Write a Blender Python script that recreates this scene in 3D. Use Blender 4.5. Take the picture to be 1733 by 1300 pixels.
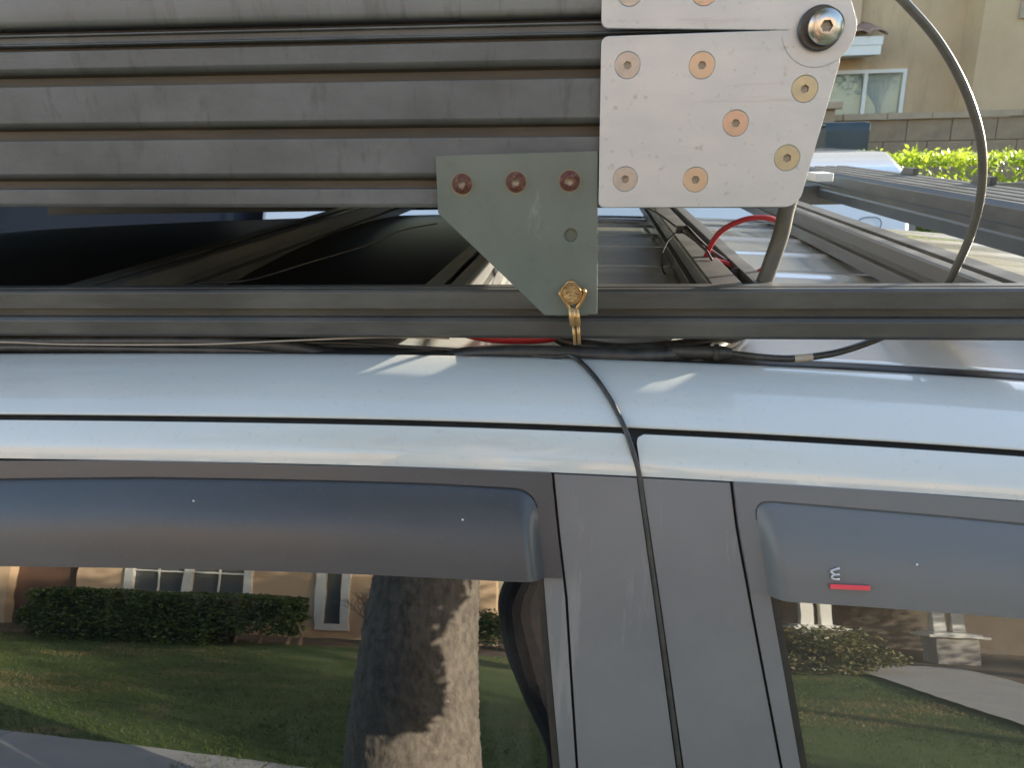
import bpy, bmesh, math, random
import numpy as np
from mathutils import Matrix, Vector, noise

rnd = random.Random(7)
for o in list(bpy.data.objects):
    bpy.data.objects.remove(o)
SC = bpy.context.scene
COL = SC.collection

# ------------------------------------------------------------------ camera, sky, sun
W, H, F = 1733., 1300., 1300.
CX, CY, ZC = 866.5, 650., 1.9
VY = np.array([1012 - CX, CY - 226, -F])
VX = np.array([(F * F + (CY - 226) * 135) / VY[0], -135., F])
VX /= np.linalg.norm(VX); VY /= np.linalg.norm(VY)
VZ = np.cross(VX, VY)
MC = np.stack([VX, VY, VZ])          # camera axes -> world axes
CAMP = np.array([0, 0, ZC])

cd = bpy.data.cameras.new('camera'); cam = bpy.data.objects.new('camera', cd); COL.objects.link(cam)
mw = Matrix([list(MC[i]) + [CAMP[i]] for i in range(3)] + [[0, 0, 0, 1]])
cam.matrix_world = mw
cd.sensor_fit = 'HORIZONTAL'; cd.sensor_width = 36; cd.lens = 36 * F / W
cd.clip_start = .01; cd.clip_end = 500
cd.dof.use_dof = True; cd.dof.focus_distance = .66; cd.dof.aperture_fstop = 20
SC.camera = cam

SUN_AZ, SUN_EL = math.radians(33), math.radians(13.2)       # azimuth from +x towards +y
SD = Vector((math.cos(SUN_EL) * math.cos(SUN_AZ), math.cos(SUN_EL) * math.sin(SUN_AZ), math.sin(SUN_EL)))
world = bpy.data.worlds.new('World'); SC.world = world; world.use_nodes = True
nt = world.node_tree
sky = nt.nodes.new('ShaderNodeTexSky'); sky.sky_type = 'NISHITA'; sky.sun_disc = False
sky.sun_elevation = SUN_EL; sky.sun_rotation = math.atan2(SD.x, SD.y)
sky.air_density = 1.0; sky.dust_density = 1.0; sky.ozone_density = 1.0
bg = nt.nodes['Background']; bg.inputs[1].default_value = .15
nt.links.new(sky.outputs[0], bg.inputs[0])
sl = bpy.data.lights.new('sun', 'SUN'); sl.energy = 4.8; sl.angle = math.radians(.5); sl.color = (1, .90, .74)
so = bpy.data.objects.new('sun', sl); COL.objects.link(so)
so.rotation_euler = (-SD).to_track_quat('-Z', 'Y').to_euler(); so.location = (20, 14, 12)
SC.view_settings.view_transform = 'Standard'; SC.view_settings.look = 'None'
SC.view_settings.exposure = 2.02; SC.view_settings.gamma = 1; SC.view_settings.use_curve_mapping = False

def ray(px, py):
    d = np.array([px - CX, CY - py, -F]); return MC @ (d / np.linalg.norm(d))
def at(px, py, Y):
    d = ray(px, py); return CAMP + d * (Y / d[1])
def proj(p):
    c = MC.T @ (np.array(p) - CAMP); return CX + F * c[0] / -c[2], CY - F * c[1] / -c[2]

def atz(px, py, z):
    d = ray(px, py); return CAMP + d * ((z - ZC) / d[2])
def ax(px, py, Y): return float(at(px, py, Y)[0])
def az(px, py, Y): return float(at(px, py, Y)[2])

# ------------------------------------------------------------------ object helpers
def wm(o):
    m = o.matrix_basis.copy()
    if o.parent: m = wm(o.parent) @ o.matrix_parent_inverse @ m
    return m
def setparent(o, p):
    if p is not None:
        o.parent = p; o.matrix_parent_inverse = wm(p).inverted()
def thing(name, label, cat, loc=(0, 0, 0), rot=(0, 0, 0), group=None):
    o = bpy.data.objects.new(name, None); COL.objects.link(o); o.empty_display_size = .05
    o.location = loc; o.rotation_euler = rot
    o['label'] = label; o['category'] = cat
    if group: o['group'] = group
    return o
def tag(o, label, cat, group=None):
    o['label'] = label; o['category'] = cat
    if group: o['group'] = group
    return o
def mesh(name, verts, faces, mats, smooth=False, fm=None):
    me = bpy.data.meshes.new(name); me.from_pydata([tuple(map(float, v)) for v in verts], [], [tuple(map(int, f)) for f in faces])
    for m in (mats if isinstance(mats, (list, tuple)) else [mats]): me.materials.append(m)
    if fm is not None: me.polygons.foreach_set('material_index', fm)
    me.polygons.foreach_set('use_smooth', [bool(smooth)] * len(me.polygons)); me.update()
    return me
def obj(name, me, parent=None, label=None, loc=None, rot=None):
    o = bpy.data.objects.new(name, me); COL.objects.link(o)
    if loc is not None: o.location = loc
    if rot is not None: o.rotation_euler = rot
    setparent(o, parent)
    if label: o['label'] = label
    return o
def bevel(o, w, seg=2, ang=30):
    m = o.modifiers.new('bevel', 'BEVEL'); m.width = w; m.segments = seg; m.limit_method = 'ANGLE'; m.angle_limit = math.radians(ang)
    m.harden_normals = False
    for p in o.data.polygons: p.use_smooth = True
    w_ = o.modifiers.new('wn', 'WEIGHTED_NORMAL'); w_.keep_sharp = True
    return o

class MB:
    def __init__(s): s.v, s.f, s.m = [], [], []
    def add(s, v, f, mi=0):
        b = len(s.v); s.v += [tuple(p) for p in v]; s.f += [tuple(i + b for i in q) for q in f]; s.m += [mi] * len(f); return s
    def box(s, a, b, mi=0):
        (x0, y0, z0), (x1, y1, z1) = a, b
        return s.add([(x0, y0, z0), (x1, y0, z0), (x1, y1, z0), (x0, y1, z0), (x0, y0, z1), (x1, y0, z1), (x1, y1, z1), (x0, y1, z1)],
                     [(0, 3, 2, 1), (4, 5, 6, 7), (0, 1, 5, 4), (1, 2, 6, 5), (2, 3, 7, 6), (3, 0, 4, 7)], mi)
    def prism(s, poly, p0, p1, ax, mi=0):
        """poly: list of (a,b) swept along axis ax ('x': a=y,b=z; 'y': a=x,b=z; 'z': a=x,b=y)"""
        n = len(poly)
        def pt(q, t): return {'x': (t, q[0], q[1]), 'y': (q[0], t, q[1]), 'z': (q[0], q[1], t)}[ax]
        v = [pt(q, p0) for q in poly] + [pt(q, p1) for q in poly]
        f = [(i, (i + 1) % n, n + (i + 1) % n, n + i) for i in range(n)] + [tuple(range(n))[::-1], tuple(range(n, 2 * n))]
        return s.add(v, f, mi)
    def tube(s, pts, r, seg=10, mi=0, caps=True):
        P = [Vector(p) for p in pts]; n = len(P)
        rr = r if isinstance(r, (list, tuple)) else [r] * n
        v, f = [], []; up = None
        for i, p in enumerate(P):
            t = (P[min(n - 1, i + 1)] - P[max(0, i - 1)]).normalized()
            if up is None: up = t.orthogonal().normalized()
            up = (up - t * up.dot(t)); up = up.normalized() if up.length > 1e-6 else t.orthogonal().normalized()
            q = t.cross(up)
            for k in range(seg):
                a = 2 * math.pi * k / seg; v.append(p + (up * math.cos(a) + q * math.sin(a)) * rr[i])
        for i in range(n - 1):
            for k in range(seg):
                f.append((i * seg + k, i * seg + (k + 1) % seg, (i + 1) * seg + (k + 1) % seg, (i + 1) * seg + k))
        if caps: f += [tuple(range(seg))[::-1], tuple(range((n - 1) * seg, n * seg))]
        return s.add(v, f, mi)
    def lathe(s, prof, c, ax='y', seg=28, mi=0):
        """prof (r, d): d along -axis for 'y' (towards the camera), along +axis for 'z'"""
        n = len(prof); v, f = [], []
        for k in range(seg):
            a = 2 * math.pi * k / seg
            for r, d in prof:
                v.append((c[0] + r * math.cos(a), c[1] - d, c[2] + r * math.sin(a)) if ax == 'y' else
                         (c[0] + r * math.cos(a), c[1] + r * math.sin(a), c[2] + d) if ax == 'z' else
                         (c[0] + d, c[1] + r * math.cos(a), c[2] + r * math.sin(a)))
        for k in range(seg):
            for i in range(n - 1):
                a, b = k * n + i, ((k + 1) % seg) * n + i
                f.append((a, b, b + 1, a + 1))
        return s.add(v, f, mi)
    def build(s, name, mats, parent=None, smooth=False, label=None):
        return obj(name, mesh(name, s.v, s.f, mats, smooth, s.m), parent, label)

def fixn(o):
    bm = bmesh.new(); bm.from_mesh(o.data); bmesh.ops.recalc_face_normals(bm, faces=bm.faces); bm.to_mesh(o.data); bm.free(); return o
def spline(pts, k=8):
    P = [Vector(p) for p in pts]; P = [P[0] * 2 - P[1]] + P + [P[-1] * 2 - P[-2]]; out = []
    for i in range(1, len(P) - 2):
        for j in range(k):
            t = j / k; a, b, c, d = P[i - 1:i + 3]
            out.append(.5 * ((2 * b) + (c - a) * t + (2 * a - 5 * b + 4 * c - d) * t * t + (3 * b - a - 3 * c + d) * t ** 3))
    out.append(P[-2]); return out
def autosmooth(o, deg=35):
    for p in o.data.polygons: p.use_smooth = True
    bm = bmesh.new(); bm.from_mesh(o.data)
    for e in bm.edges:
        e.smooth = not (len(e.link_faces) == 2 and e.calc_face_angle(0) > math.radians(deg))
    bm.to_mesh(o.data); bm.free(); return o

# ------------------------------------------------------------------ materials
def mat(name, base, rough=.5, metal=0., c2=None, amt=.5, scale=8., stretch=(1, 1, 1), bump=0., bscale=60., coat=0., spec=.5, rv=0.,
        trans=0., ior=None, c3=None, amt3=.0, s3=200., lo=.4, hi=.7, c4=None, amt4=.5, s4=120., st4=(1, 1, 1), t4=.66):
    m = bpy.data.materials.new(name); m.use_nodes = True; n = m.node_tree; b = n.nodes['Principled BSDF']; L = n.links
    b.inputs['Base Color'].default_value = (*base, 1); b.inputs['Roughness'].default_value = rough; b.inputs['Metallic'].default_value = metal
    b.inputs['Coat Weight'].default_value = coat; b.inputs['Coat Roughness'].default_value = .03; b.inputs['Specular IOR Level'].default_value = spec
    if ior: b.inputs['IOR'].default_value = ior
    tc = n.nodes.new('ShaderNodeTexCoord'); mp = n.nodes.new('ShaderNodeMapping'); mp.inputs['Scale'].default_value = stretch
    L.new(tc.outputs['Object'], mp.inputs[0])
    last = None
    if c2:
        t = n.nodes.new('ShaderNodeTexNoise'); t.inputs['Scale'].default_value = scale; t.inputs['Detail'].default_value = 7; t.inputs['Roughness'].default_value = .65
        L.new(mp.outputs[0], t.inputs[0])
        r = n.nodes.new('ShaderNodeMapRange'); r.inputs[1].default_value = lo; r.inputs[2].default_value = hi; r.inputs[4].default_value = amt
        L.new(t.outputs[0], r.inputs[0])
        x = n.nodes.new('ShaderNodeMix'); x.data_type = 'RGBA'; x.inputs[6].default_value = (*base, 1); x.inputs[7].default_value = (*c2, 1)
        L.new(r.outputs[0], x.inputs[0]); last = x.outputs[2]
        if rv:
            q = n.nodes.new('ShaderNodeMapRange'); q.inputs[1].default_value = lo; q.inputs[2].default_value = hi
            q.inputs[3].default_value = rough; q.inputs[4].default_value = rough + rv
            L.new(t.outputs[0], q.inputs[0]); L.new(q.outputs[0], b.inputs['Roughness'])
    if c3:
        t = n.nodes.new('ShaderNodeTexNoise'); t.inputs['Scale'].default_value = s3; t.inputs['Detail'].default_value = 3
        L.new(tc.outputs['Object'], t.inputs[0])
        r = n.nodes.new('ShaderNodeMapRange'); r.inputs[1].default_value = .62; r.inputs[2].default_value = .74; r.inputs[4].default_value = amt3
        L.new(t.outputs[0], r.inputs[0])
        x = n.nodes.new('ShaderNodeMix'); x.data_type = 'RGBA'; x.inputs[6].default_value = (*base, 1); x.inputs[7].default_value = (*c3, 1)
        if last: L.new(last, x.inputs[6])
        L.new(r.outputs[0], x.inputs[0]); last = x.outputs[2]
    if c4:
        m4 = n.nodes.new('ShaderNodeMapping'); m4.inputs['Scale'].default_value = st4; L.new(tc.outputs['Object'], m4.inputs[0])
        t = n.nodes.new('ShaderNodeTexNoise'); t.inputs['Scale'].default_value = s4; t.inputs['Detail'].default_value = 8; t.inputs['Roughness'].default_value = .7
        L.new(m4.outputs[0], t.inputs[0])
        r = n.nodes.new('ShaderNodeMapRange'); r.inputs[1].default_value = t4; r.inputs[2].default_value = t4 + .08; r.inputs[4].default_value = amt4
        L.new(t.outputs[0], r.inputs[0])
        x = n.nodes.new('ShaderNodeMix'); x.data_type = 'RGBA'; x.inputs[6].default_value = (*base, 1); x.inputs[7].default_value = (*c4, 1)
        if last: L.new(last, x.inputs[6])
        L.new(r.outputs[0], x.inputs[0]); last = x.outputs[2]
    if last: L.new(last, b.inputs['Base Color'])
    if bump:
        t = n.nodes.new('ShaderNodeTexNoise'); t.inputs['Scale'].default_value = bscale; t.inputs['Detail'].default_value = 4
        L.new(mp.outputs[0], t.inputs[0])
        u = n.nodes.new('ShaderNodeBump'); u.inputs['Strength'].default_value = bump; u.inputs['Distance'].default_value = .002
        L.new(t.outputs[0], u.inputs['Height']); L.new(u.outputs[0], b.inputs['Normal'])
    if trans:
        tr = n.nodes.new('ShaderNodeBsdfTranslucent'); mx = n.nodes.new('ShaderNodeMixShader'); mx.inputs[0].default_value = trans
        tr.inputs[0].default_value = (*base, 1)
        if last: L.new(last, tr.inputs[0])
        o = n.nodes['Material Output']; L.new(b.outputs[0], mx.inputs[1]); L.new(tr.outputs[0], mx.inputs[2]); L.new(mx.outputs[0], o.inputs[0])
    return m

M = {}
M['paint'] = mat('silver_white_paint', (.63, .645, .615), .25, .0, c2=(.56, .575, .55), amt=.5, scale=5, stretch=(1, 2, 2), coat=1., bump=.012, bscale=9, c3=(.40, .39, .36), amt3=.22, s3=220, c4=(.50, .48, .43), amt4=.4, s4=5, st4=(.6, 3, 3), t4=.60)
_n = M['paint'].node_tree; _b = next(q for q in _n.nodes if q.type == 'BUMP'); _b.inputs['Strength'].default_value = .03; _n.links.new(_b.outputs[0], _n.nodes['Principled BSDF'].inputs['Coat Normal'])
M['blackalu'] = mat('dusty_black_powder_coat', (.086, .090, .097), .42, 0, c2=(.165, .167, .17), amt=.9, scale=9, stretch=(1, 1, 1.6), bump=.12, bscale=420, rv=.14, c3=(.055, .052, .048), amt3=.45, s3=26, c4=(.05, .050, .05), amt4=.38, s4=11, st4=(6, 1, 1.6), t4=.57, lo=.35)
M['blackdirt'] = mat('brown_dirt_in_grooves', (.060, .053, .045), .6, 0, c2=(.13, .105, .075), amt=.8, scale=30, stretch=(.15, 1, 1), bump=.2, bscale=300)
M['rackblk'] = mat('satin_black_rack_coat', (.062, .062, .060), .36, 0, c2=(.125, .122, .112), amt=.8, scale=14, stretch=(.6, 1, 2), bump=.06, bscale=420, rv=.15, c4=(.22, .21, .19), amt4=.6, s4=60, st4=(.5, 1, 1), t4=.67)
M['alu'] = mat('brushed_aluminium_plate', (.60, .605, .625), .42, .45, c2=(.53, .535, .555), amt=.6, scale=16, stretch=(1, 1, 2.5), bump=.05, bscale=240, rv=.1, c3=(.20, .17, .15), amt3=.4, s3=150, c4=(.45, .40, .38), amt4=.5, s4=30, st4=(.15, 1, 3), t4=.60)
M['greensteel'] = mat('greenish_primed_steel', (.142, .170, .155), .40, .25, c2=(.185, .21, .188), amt=.9, scale=12, stretch=(1, 1, .6), bump=.03, bscale=200, rv=.12, c3=(.11, .12, .105), amt3=.35, s3=70, c4=(.34, .37, .34), amt4=.5, s4=24, st4=(1, 1, .35), t4=.62)
M['rust'] = mat('rusty_bolt', (.115, .036, .024), .8, 0, c2=(.22, .10, .07), amt=.9, scale=220, bump=.6, bscale=700, c3=(.5, .42, .36), amt3=.6, s3=500)
M['ruststain'] = mat('rust_stain', (.24, .19, .11), .8, 0, c2=(.19, .21, .17), amt=1, scale=200)
M['zincgold'] = mat('yellow_zinc_bolt', (.58, .43, .31), .36, .6, c2=(.60, .49, .38), amt=.8, scale=120, rv=.15)
M['zincpale'] = mat('pale_zinc_bolt', (.52, .46, .32), .36, .7, c2=(.42, .38, .28), amt=.8, scale=120, rv=.15)
M['zincgrey'] = mat('grey_zinc_bolt', (.50, .46, .43), .36, .65, c2=(.42, .38, .35), amt=.8, scale=120, rv=.15)
M['zincpink'] = mat('pinkish_zinc_bolt', (.60, .42, .34), .36, .7, c2=(.52, .40, .28), amt=.8, scale=120, rv=.15)
M['socket'] = mat('bolt_socket', (.22, .21, .19), .4, .7, c2=(.45, .43, .40), amt=.7, scale=400)
M['gap'] = mat('dark_gap', (.012, .011, .011), .7)
M['chrome'] = mat('pivot_steel', (.55, .53, .50), .22, .9)
M['washer'] = mat('dark_washer', (.06, .06, .06), .35, .5)
M['brass'] = mat('gold_cable_pin', (.58, .36, .16), .3, .85, c2=(.42, .24, .10), amt=.8, scale=200, bump=.3, bscale=500)
M['brassrough'] = mat('scaly_pin_face', (.34, .19, .08), .5, .6, c2=(.62, .42, .18), amt=1, scale=380, bump=1, bscale=500)
M['plastic'] = mat('hazed_black_plastic', (.160, .163, .170), .34, 0, c2=(.20, .20, .20), amt=.8, scale=7, bump=.02, bscale=300, rv=.08, c3=(.16, .15, .14), amt3=.2, s3=260, c4=(.27, .265, .26), amt4=.55, s4=16, st4=(3, 1, .3), t4=.60)  # base grey lifted to hold lens-flare haze in the colour
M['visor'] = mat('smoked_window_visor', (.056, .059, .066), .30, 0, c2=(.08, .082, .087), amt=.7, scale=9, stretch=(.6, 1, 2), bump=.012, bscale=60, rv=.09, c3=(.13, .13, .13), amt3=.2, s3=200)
M['visorveil'] = mat('veiled_smoked_visor', (.135, .139, .142), .36, 0, c2=(.155, .157, .158), amt=.7, scale=9, stretch=(.6, 1, 2), bump=.012, bscale=60, rv=.09, c3=(.16, .16, .16), amt3=.2, s3=200)  # lighter copy of the visor, flare haze painted into its base colour
M['rubber'] = mat('black_rubber_seal', (.020, .020, .020), .5, 0, c2=(.05, .045, .04), amt=.6, scale=60)
M['glass'] = mat('tinted_window_glass', (.004, .004, .005), .0, 0, ior=2.75, bump=.07, bscale=7, c4=(.045, .042, .038), amt4=.55, s4=7, st4=(2.2, 1, .5), t4=.55)
M['glassveil'] = mat('veiled_tinted_window_glass', (.05, .048, .040), .0, 0, c2=(.085, .08, .065), amt=.5, scale=6, ior=2.5, bump=.07, bscale=7, c4=(.10, .095, .08), amt4=.5, s4=8, st4=(2.2, 1, .5), t4=.55)  # greyed base paints in the lens-flare veil; the streaks are dust
M['roofglass'] = mat('black_roof_glass', (.020, .021, .024), .42, 0, c2=(.034, .033, .031), amt=.8, scale=5, ior=1.35)
M['cable'] = mat('black_cable', (.028, .027, .026), .38, 0, c2=(.09, .085, .075), amt=.6, scale=60, rv=.1)
M['cablegrey'] = mat('dusty_grey_hose', (.075, .074, .066), .5, 0, c2=(.12, .117, .10), amt=.8, scale=70)
M['cableloop'] = mat('dark_olive_cable', (.075, .075, .065), .34, 0, c2=(.11, .11, .10), amt=.7, scale=60)
M['tan'] = mat('tan_tape', (.42, .37, .30), .6)
M['red'] = mat('red_cable', (.52, .045, .055), .38, 0, c2=(.40, .04, .05), amt=.6, scale=50)
M['redbar'] = mat('red_emblem_bar', (.80, .06, .09), .4)
M['silver'] = mat('silver_letter', (.6, .6, .62), .35, .5)
M['white'] = mat('white_trim', (.76, .75, .70), .5, 0, c2=(.66, .64, .58), amt=.6, scale=5)
M['vanwhite'] = mat('white_van_paint', (.72, .74, .76), .25, 0, coat=1)
M['navy'] = mat('dark_navy_paint', (.010, .018, .034), .55, 0, spec=.25)
M['vangrey'] = mat('grey_trim', (.22, .22, .23), .5)
M['stucco'] = mat('yellow_tan_stucco', (.58, .42, .255), .9, 0, c2=(.47, .34, .20), amt=.8, scale=1.2, bump=.8, bscale=40, c3=(.55, .43, .26), amt3=.5, s3=9, c4=(.40, .29, .17), amt4=.5, s4=.9, st4=(2.5, 1, .5), t4=.54)
M['stuccopink'] = mat('peach_stucco', (.56, .40, .26), .9, 0, c2=(.48, .34, .21), amt=.8, scale=1.5, bump=.8, bscale=40)
M['block'] = mat('grey_brown_block', (.33, .25, .165), .9, 0, c2=(.24, .18, .125), amt=.9, scale=6, bump=.9, bscale=50)
M['cap'] = mat('pale_cap_stone', (.42, .33, .23), .85, 0, c2=(.34, .27, .19), amt=.8, scale=8, bump=.5, bscale=50)
M['mortar'] = mat('mortar', (.20, .165, .125), .9)
M['tile'] = mat('brown_roof_tile', (.30, .17, .12), .8, 0, c2=(.38, .30, .26), amt=.8, scale=9, bump=.4)
M['pane'] = mat('house_window_pane', (.10, .11, .11), .03, 0, ior=1.5)
M['blind'] = mat('window_blind', (.72, .73, .68), .7)
M['tarp'] = mat('dark_blue_tarp', (.030, .046, .058), .5, 0, c2=(.042, .06, .072), amt=.8, scale=6, bump=.3, bscale=20)
M['darkobj'] = mat('black_plastic_bin', (.025, .025, .028), .5)
M['leafbright'] = mat('sunlit_hedge_leaf', (.26, .36, .03), .4, 0, c2=(.42, .48, .05), amt=.9, scale=4, trans=.5, c3=(.06, .10, .012), amt3=.85, s3=16)  # dark mottling paints the shaded gaps between leaves
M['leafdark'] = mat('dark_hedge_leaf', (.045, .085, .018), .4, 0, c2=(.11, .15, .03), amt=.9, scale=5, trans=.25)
M['leafbush'] = mat('bush_leaf', (.08, .095, .03), .4, 0, c2=(.28, .22, .10), amt=.9, scale=6, trans=.25)
M['leaftree'] = mat('tree_leaf', (.05, .075, .02), .5, 0, c2=(.09, .11, .03), amt=.9, scale=3, trans=.3)
M['twig'] = mat('bare_twig', (.20, .14, .10), .8)
M['bark'] = mat('grey_brown_bark', (.20, .172, .14), .9, 0, c2=(.085, .07, .056), amt=1, scale=44, stretch=(1, 1, .35), bump=1., bscale=90, c3=(.26, .22, .17), amt3=.7, s3=60)
M['grass'] = mat('lawn_grass', (.075, .115, .025), .8, 0, c2=(.11, .145, .036), amt=.9, scale=1.6, bump=.8, bscale=60, c3=(.26, .19, .09), amt3=1., s3=.9)
M['blade'] = mat('grass_blade', (.07, .11, .02), .6, 0, c2=(.13, .15, .04), amt=.9, scale=1.1, trans=.35, c4=(.34, .25, .11), amt4=.95, s4=.55, st4=(.5, 1.4, 1), t4=.50)
M['concrete'] = mat('pale_concrete', (.40, .38, .35), .85, 0, c2=(.33, .31, .29), amt=.8, scale=3, bump=.4, bscale=80)
M['asphalt'] = mat('asphalt', (.055, .055, .055), .9, 0, c2=(.08, .078, .075), amt=.8, scale=6, bump=.6, bscale=120)
M['soil'] = mat('brown_soil', (.12, .085, .055), .95, 0, c2=(.18, .13, .09), amt=.8, scale=8, bump=.8)
M['porchwall'] = mat('dark_brown_porch_wall', (.15, .12, .095), .85, 0, c2=(.11, .09, .07), amt=.8, scale=3)
M['doorbrown'] = mat('brown_front_door', (.10, .055, .035), .6)
M['jacket'] = mat('dark_jacket', (.020, .018, .020), .85, 0, c2=(.035, .030, .03), amt=.8, scale=20, bump=.4, bscale=120)
M['jeans'] = mat('dark_jeans', (.03, .04, .07), .85)
M['skin'] = mat('skin', (.52, .30, .21), .55, 0, c2=(.45, .24, .17), amt=.6, scale=40)
M['hair'] = mat('brown_hair', (.055, .032, .02), .6, bump=.6, bscale=300)
M['phone'] = mat('black_phone', (.015, .015, .016), .2)
M['yellow'] = mat('yellow_paint', (.75, .55, .05), .5)

# ------------------------------------------------------------------ vehicle side surface
KD, X0 = .0578, -.2186
def drop(x):
    x = np.asarray(x, float); return np.where(x > X0, KD, .02) * (x - X0) ** 2
MARKS = [(599, 80), (612, 76), (640, 70), (655, 63), (690, 54), (706, 49), (717, 46), (750, 33), (773, 17), (784, 12), (786, 20), (800, 20), (1000, 15.8), (1300, 10.7)]
def build_profile():
    p = at(500, 599, .602); y, z = p[1], p[2] + float(drop(p[0])); P = [(z, y, 80.)]; Z = {599: z}
    for (a, na), (b, nb) in zip(MARKS, MARKS[1:]):
        while True:
            x = (500 - 1012) * y / 1300
            for _ in range(3):
                px, py = proj((x, y, z - float(drop(x)))); x += (500 - px) * y / 1300
            if py >= b: break
            n = na + (nb - na) * min(1, max(0, (py - a) / (b - a)))
            y -= .0003 * math.sin(math.radians(n)); z -= .0003 * math.cos(math.radians(n)); P.append((z, y, n))
        Z[b] = z
    n = 10.7
    while z > .35:
        n = max(-6, n - .004 * 12) if z > 1.0 else max(-8, n - .01 * 6)
        y -= .004 * math.sin(math.radians(n)); z -= .004 * math.cos(math.radians(n)); P.append((z, y, n))
    return np.array(P)[::-1], Z
PROF, ZM_ = build_profile()
class ZMap(dict):
    def __missing__(s, k): ks = sorted(ZM_); return float(np.interp(k, ks, [ZM_[q] for q in ks]))
ZM = ZMap(ZM_)
def yprof(z): return np.interp(z, PROF[:, 0], PROF[:, 1])
def nprof(z): return np.radians(np.interp(z, PROF[:, 0], PROF[:, 2]))
def surf(x, w, off=0.):
    """point on the car side: x along the car, w height on the reference profile, off outward"""
    x, w = np.broadcast_arrays(np.asarray(x, float), np.asarray(w, float)); n = nprof(w)
    return np.stack([x, yprof(w) - off * np.cos(n), w - drop(x) + off * np.sin(n)], -1)
def hit(px, py):
    d = ray(px, py); lo, hi = .3, 1.5
    for _ in range(48):
        t = (lo + hi) / 2; p = CAMP + d * t
        if p[1] < yprof(p[2] + drop(p[0])): lo = t
        else: hi = t
    return p[0], p[2] + float(drop(p[0]))          # (x, w)
def xline(pts):
    q = np.array([hit(*p) for p in pts]); q = q[np.argsort(q[:, 1])]
    def f(w):
        w = np.asarray(w, float); r = np.interp(w, q[:, 1], q[:, 0])
        s = (q[1, 0] - q[0, 0]) / (q[1, 1] - q[0, 1]); return np.where(w < q[0, 1], q[0, 0] + s * (w - q[0, 1]), r)
    return f
def wline(pts):
    q = np.array([hit(*p) for p in pts])
    return lambda x: np.interp(x, q[:, 0], q[:, 1])
def grid(name, P, m, parent, thick=0., smooth=True, label=None):
    """P: array (rows, cols, 3) -> mesh; thick extrudes the rim inwards"""
    R, C, _ = P.shape; v = [tuple(p) for p in P.reshape(-1, 3)]
    f = [(i * C + j, i * C + j + 1, (i + 1) * C + j + 1, (i + 1) * C + j) for i in range(R - 1) for j in range(C - 1)]
    n_ = len(f)
    if thick:
        rim = [(0, j) for j in range(C)] + [(i, C - 1) for i in range(1, R)] + [(R - 1, j) for j in range(C - 2, -1, -1)] + [(i, 0) for i in range(R - 2, 0, -1)]
        b = len(v)
        for i, j in rim:
            p = P[i, j]; v.append((p[0], p[1] + thick, p[2] - thick * .25))
        k = len(rim)
        for a in range(k):
            i, j = rim[a]; i2, j2 = rim[(a + 1) % k]
            f.append((i * C + j, b + a, b + (a + 1) % k, i2 * C + j2))
    o = obj(name, mesh(name, v, f, m, smooth), parent, label)
    fixn(o)
    if thick:
        autosmooth(o, 40)
    # outward check
    me = o.data; c = me.polygons[n_ // 2]
    if c.normal.y > 0: me.flip_normals()
    return o
def panel(name, w0, w1, xl, xr, m, parent, off=0., nw=10, nx=60, thick=.004, rl=0., rr=0., label=None):
    ws = np.linspace(w0, w1, nw) if w1 is not None else w0
    rows = []
    for w in ws:
        a, b = float(xl(w)), float(xr(w))
        if rr:                                    # rounded top right corner
            d = ws[0] - w
            if d < rr: b -= rr - math.sqrt(max(0, rr * rr - (rr - d) ** 2))
        if rl:
            d = ws[0] - w
            if d < rl: a += rl - math.sqrt(max(0, rl * rl - (rl - d) ** 2))
        rows.append(surf(np.linspace(a, b, nx), w, off))
    return grid(name, np.array(rows), m, parent, thick, label=label)
const = lambda c: (lambda w: np.full_like(np.asarray(w, float), c))
XA, XB = -1.5, 1.5

car = thing('parked_car', 'silver white car with dark tinted windows and black pillar trim under the roof rack', 'car', (0, 1.2, 0))
def side_ws(a, b, n): return np.linspace(ZM[a], ZM[b], n)
# outer roof panel (crest down to the door gap) with rolled lower lip
ws = np.concatenate([side_ws(599, 650, 16), side_ws(650, 704, 18)[1:]])
P = [surf(np.linspace(XA, XB, 120), w) for w in ws]
w_ = ZM[706]; lip = []
for dy, dz in ((-.0002, -.001), (.001, -.0022), (.004, -.003), (.012, -.0035)):
    q = surf(np.linspace(XA, XB, 120), ws[-1]); q[:, 1] += dy; q[:, 2] += dz; lip.append(q)
inner = []
for dy, dz in ((.016, -.014), (.010, -.013), (.006, -.006), (.0025, -.001)):
    q = surf(np.linspace(XA, XB, 120), ws[0]); q[:, 1] += dy; q[:, 2] += dz; inner.append(q)
grid('roof_side_panel', np.array(inner + P + lip), M['paint'], car)
panel('door_gap', ZM[706] + .004, ZM[717] - .008, const(XA), const(XB), M['rubber'], car, off=-.007, nw=4, nx=60, thick=0)

gapL = xline([(1058, 722), (1066, 745), (1077, 800), (1087, 870), (1108, 1020), (1145, 1300)])
gapR = xline([(1074, 724), (1077, 745), (1085, 800), (1095, 870), (1117, 1020), (1156, 1300)])
panel('door_frame', np.concatenate([side_ws(717, 773, 14), side_ws(773, 785, 8)[1:]]), None, const(XA), gapL, M['paint'], car, nx=90, rr=.004)
panel('door_frame', np.concatenate([side_ws(717, 773, 14), side_ws(773, 785, 8)[1:]]), None, gapR, const(XB), M['paint'], car, nx=60, rl=.006)
panel('pillar_gap', ZM[717], ZM[1300] - .5, lambda w: gapL(w) - .004, lambda w: gapR(w) + .004, M['rubber'], car, off=-.005, nw=40, nx=6, thick=0)

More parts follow.
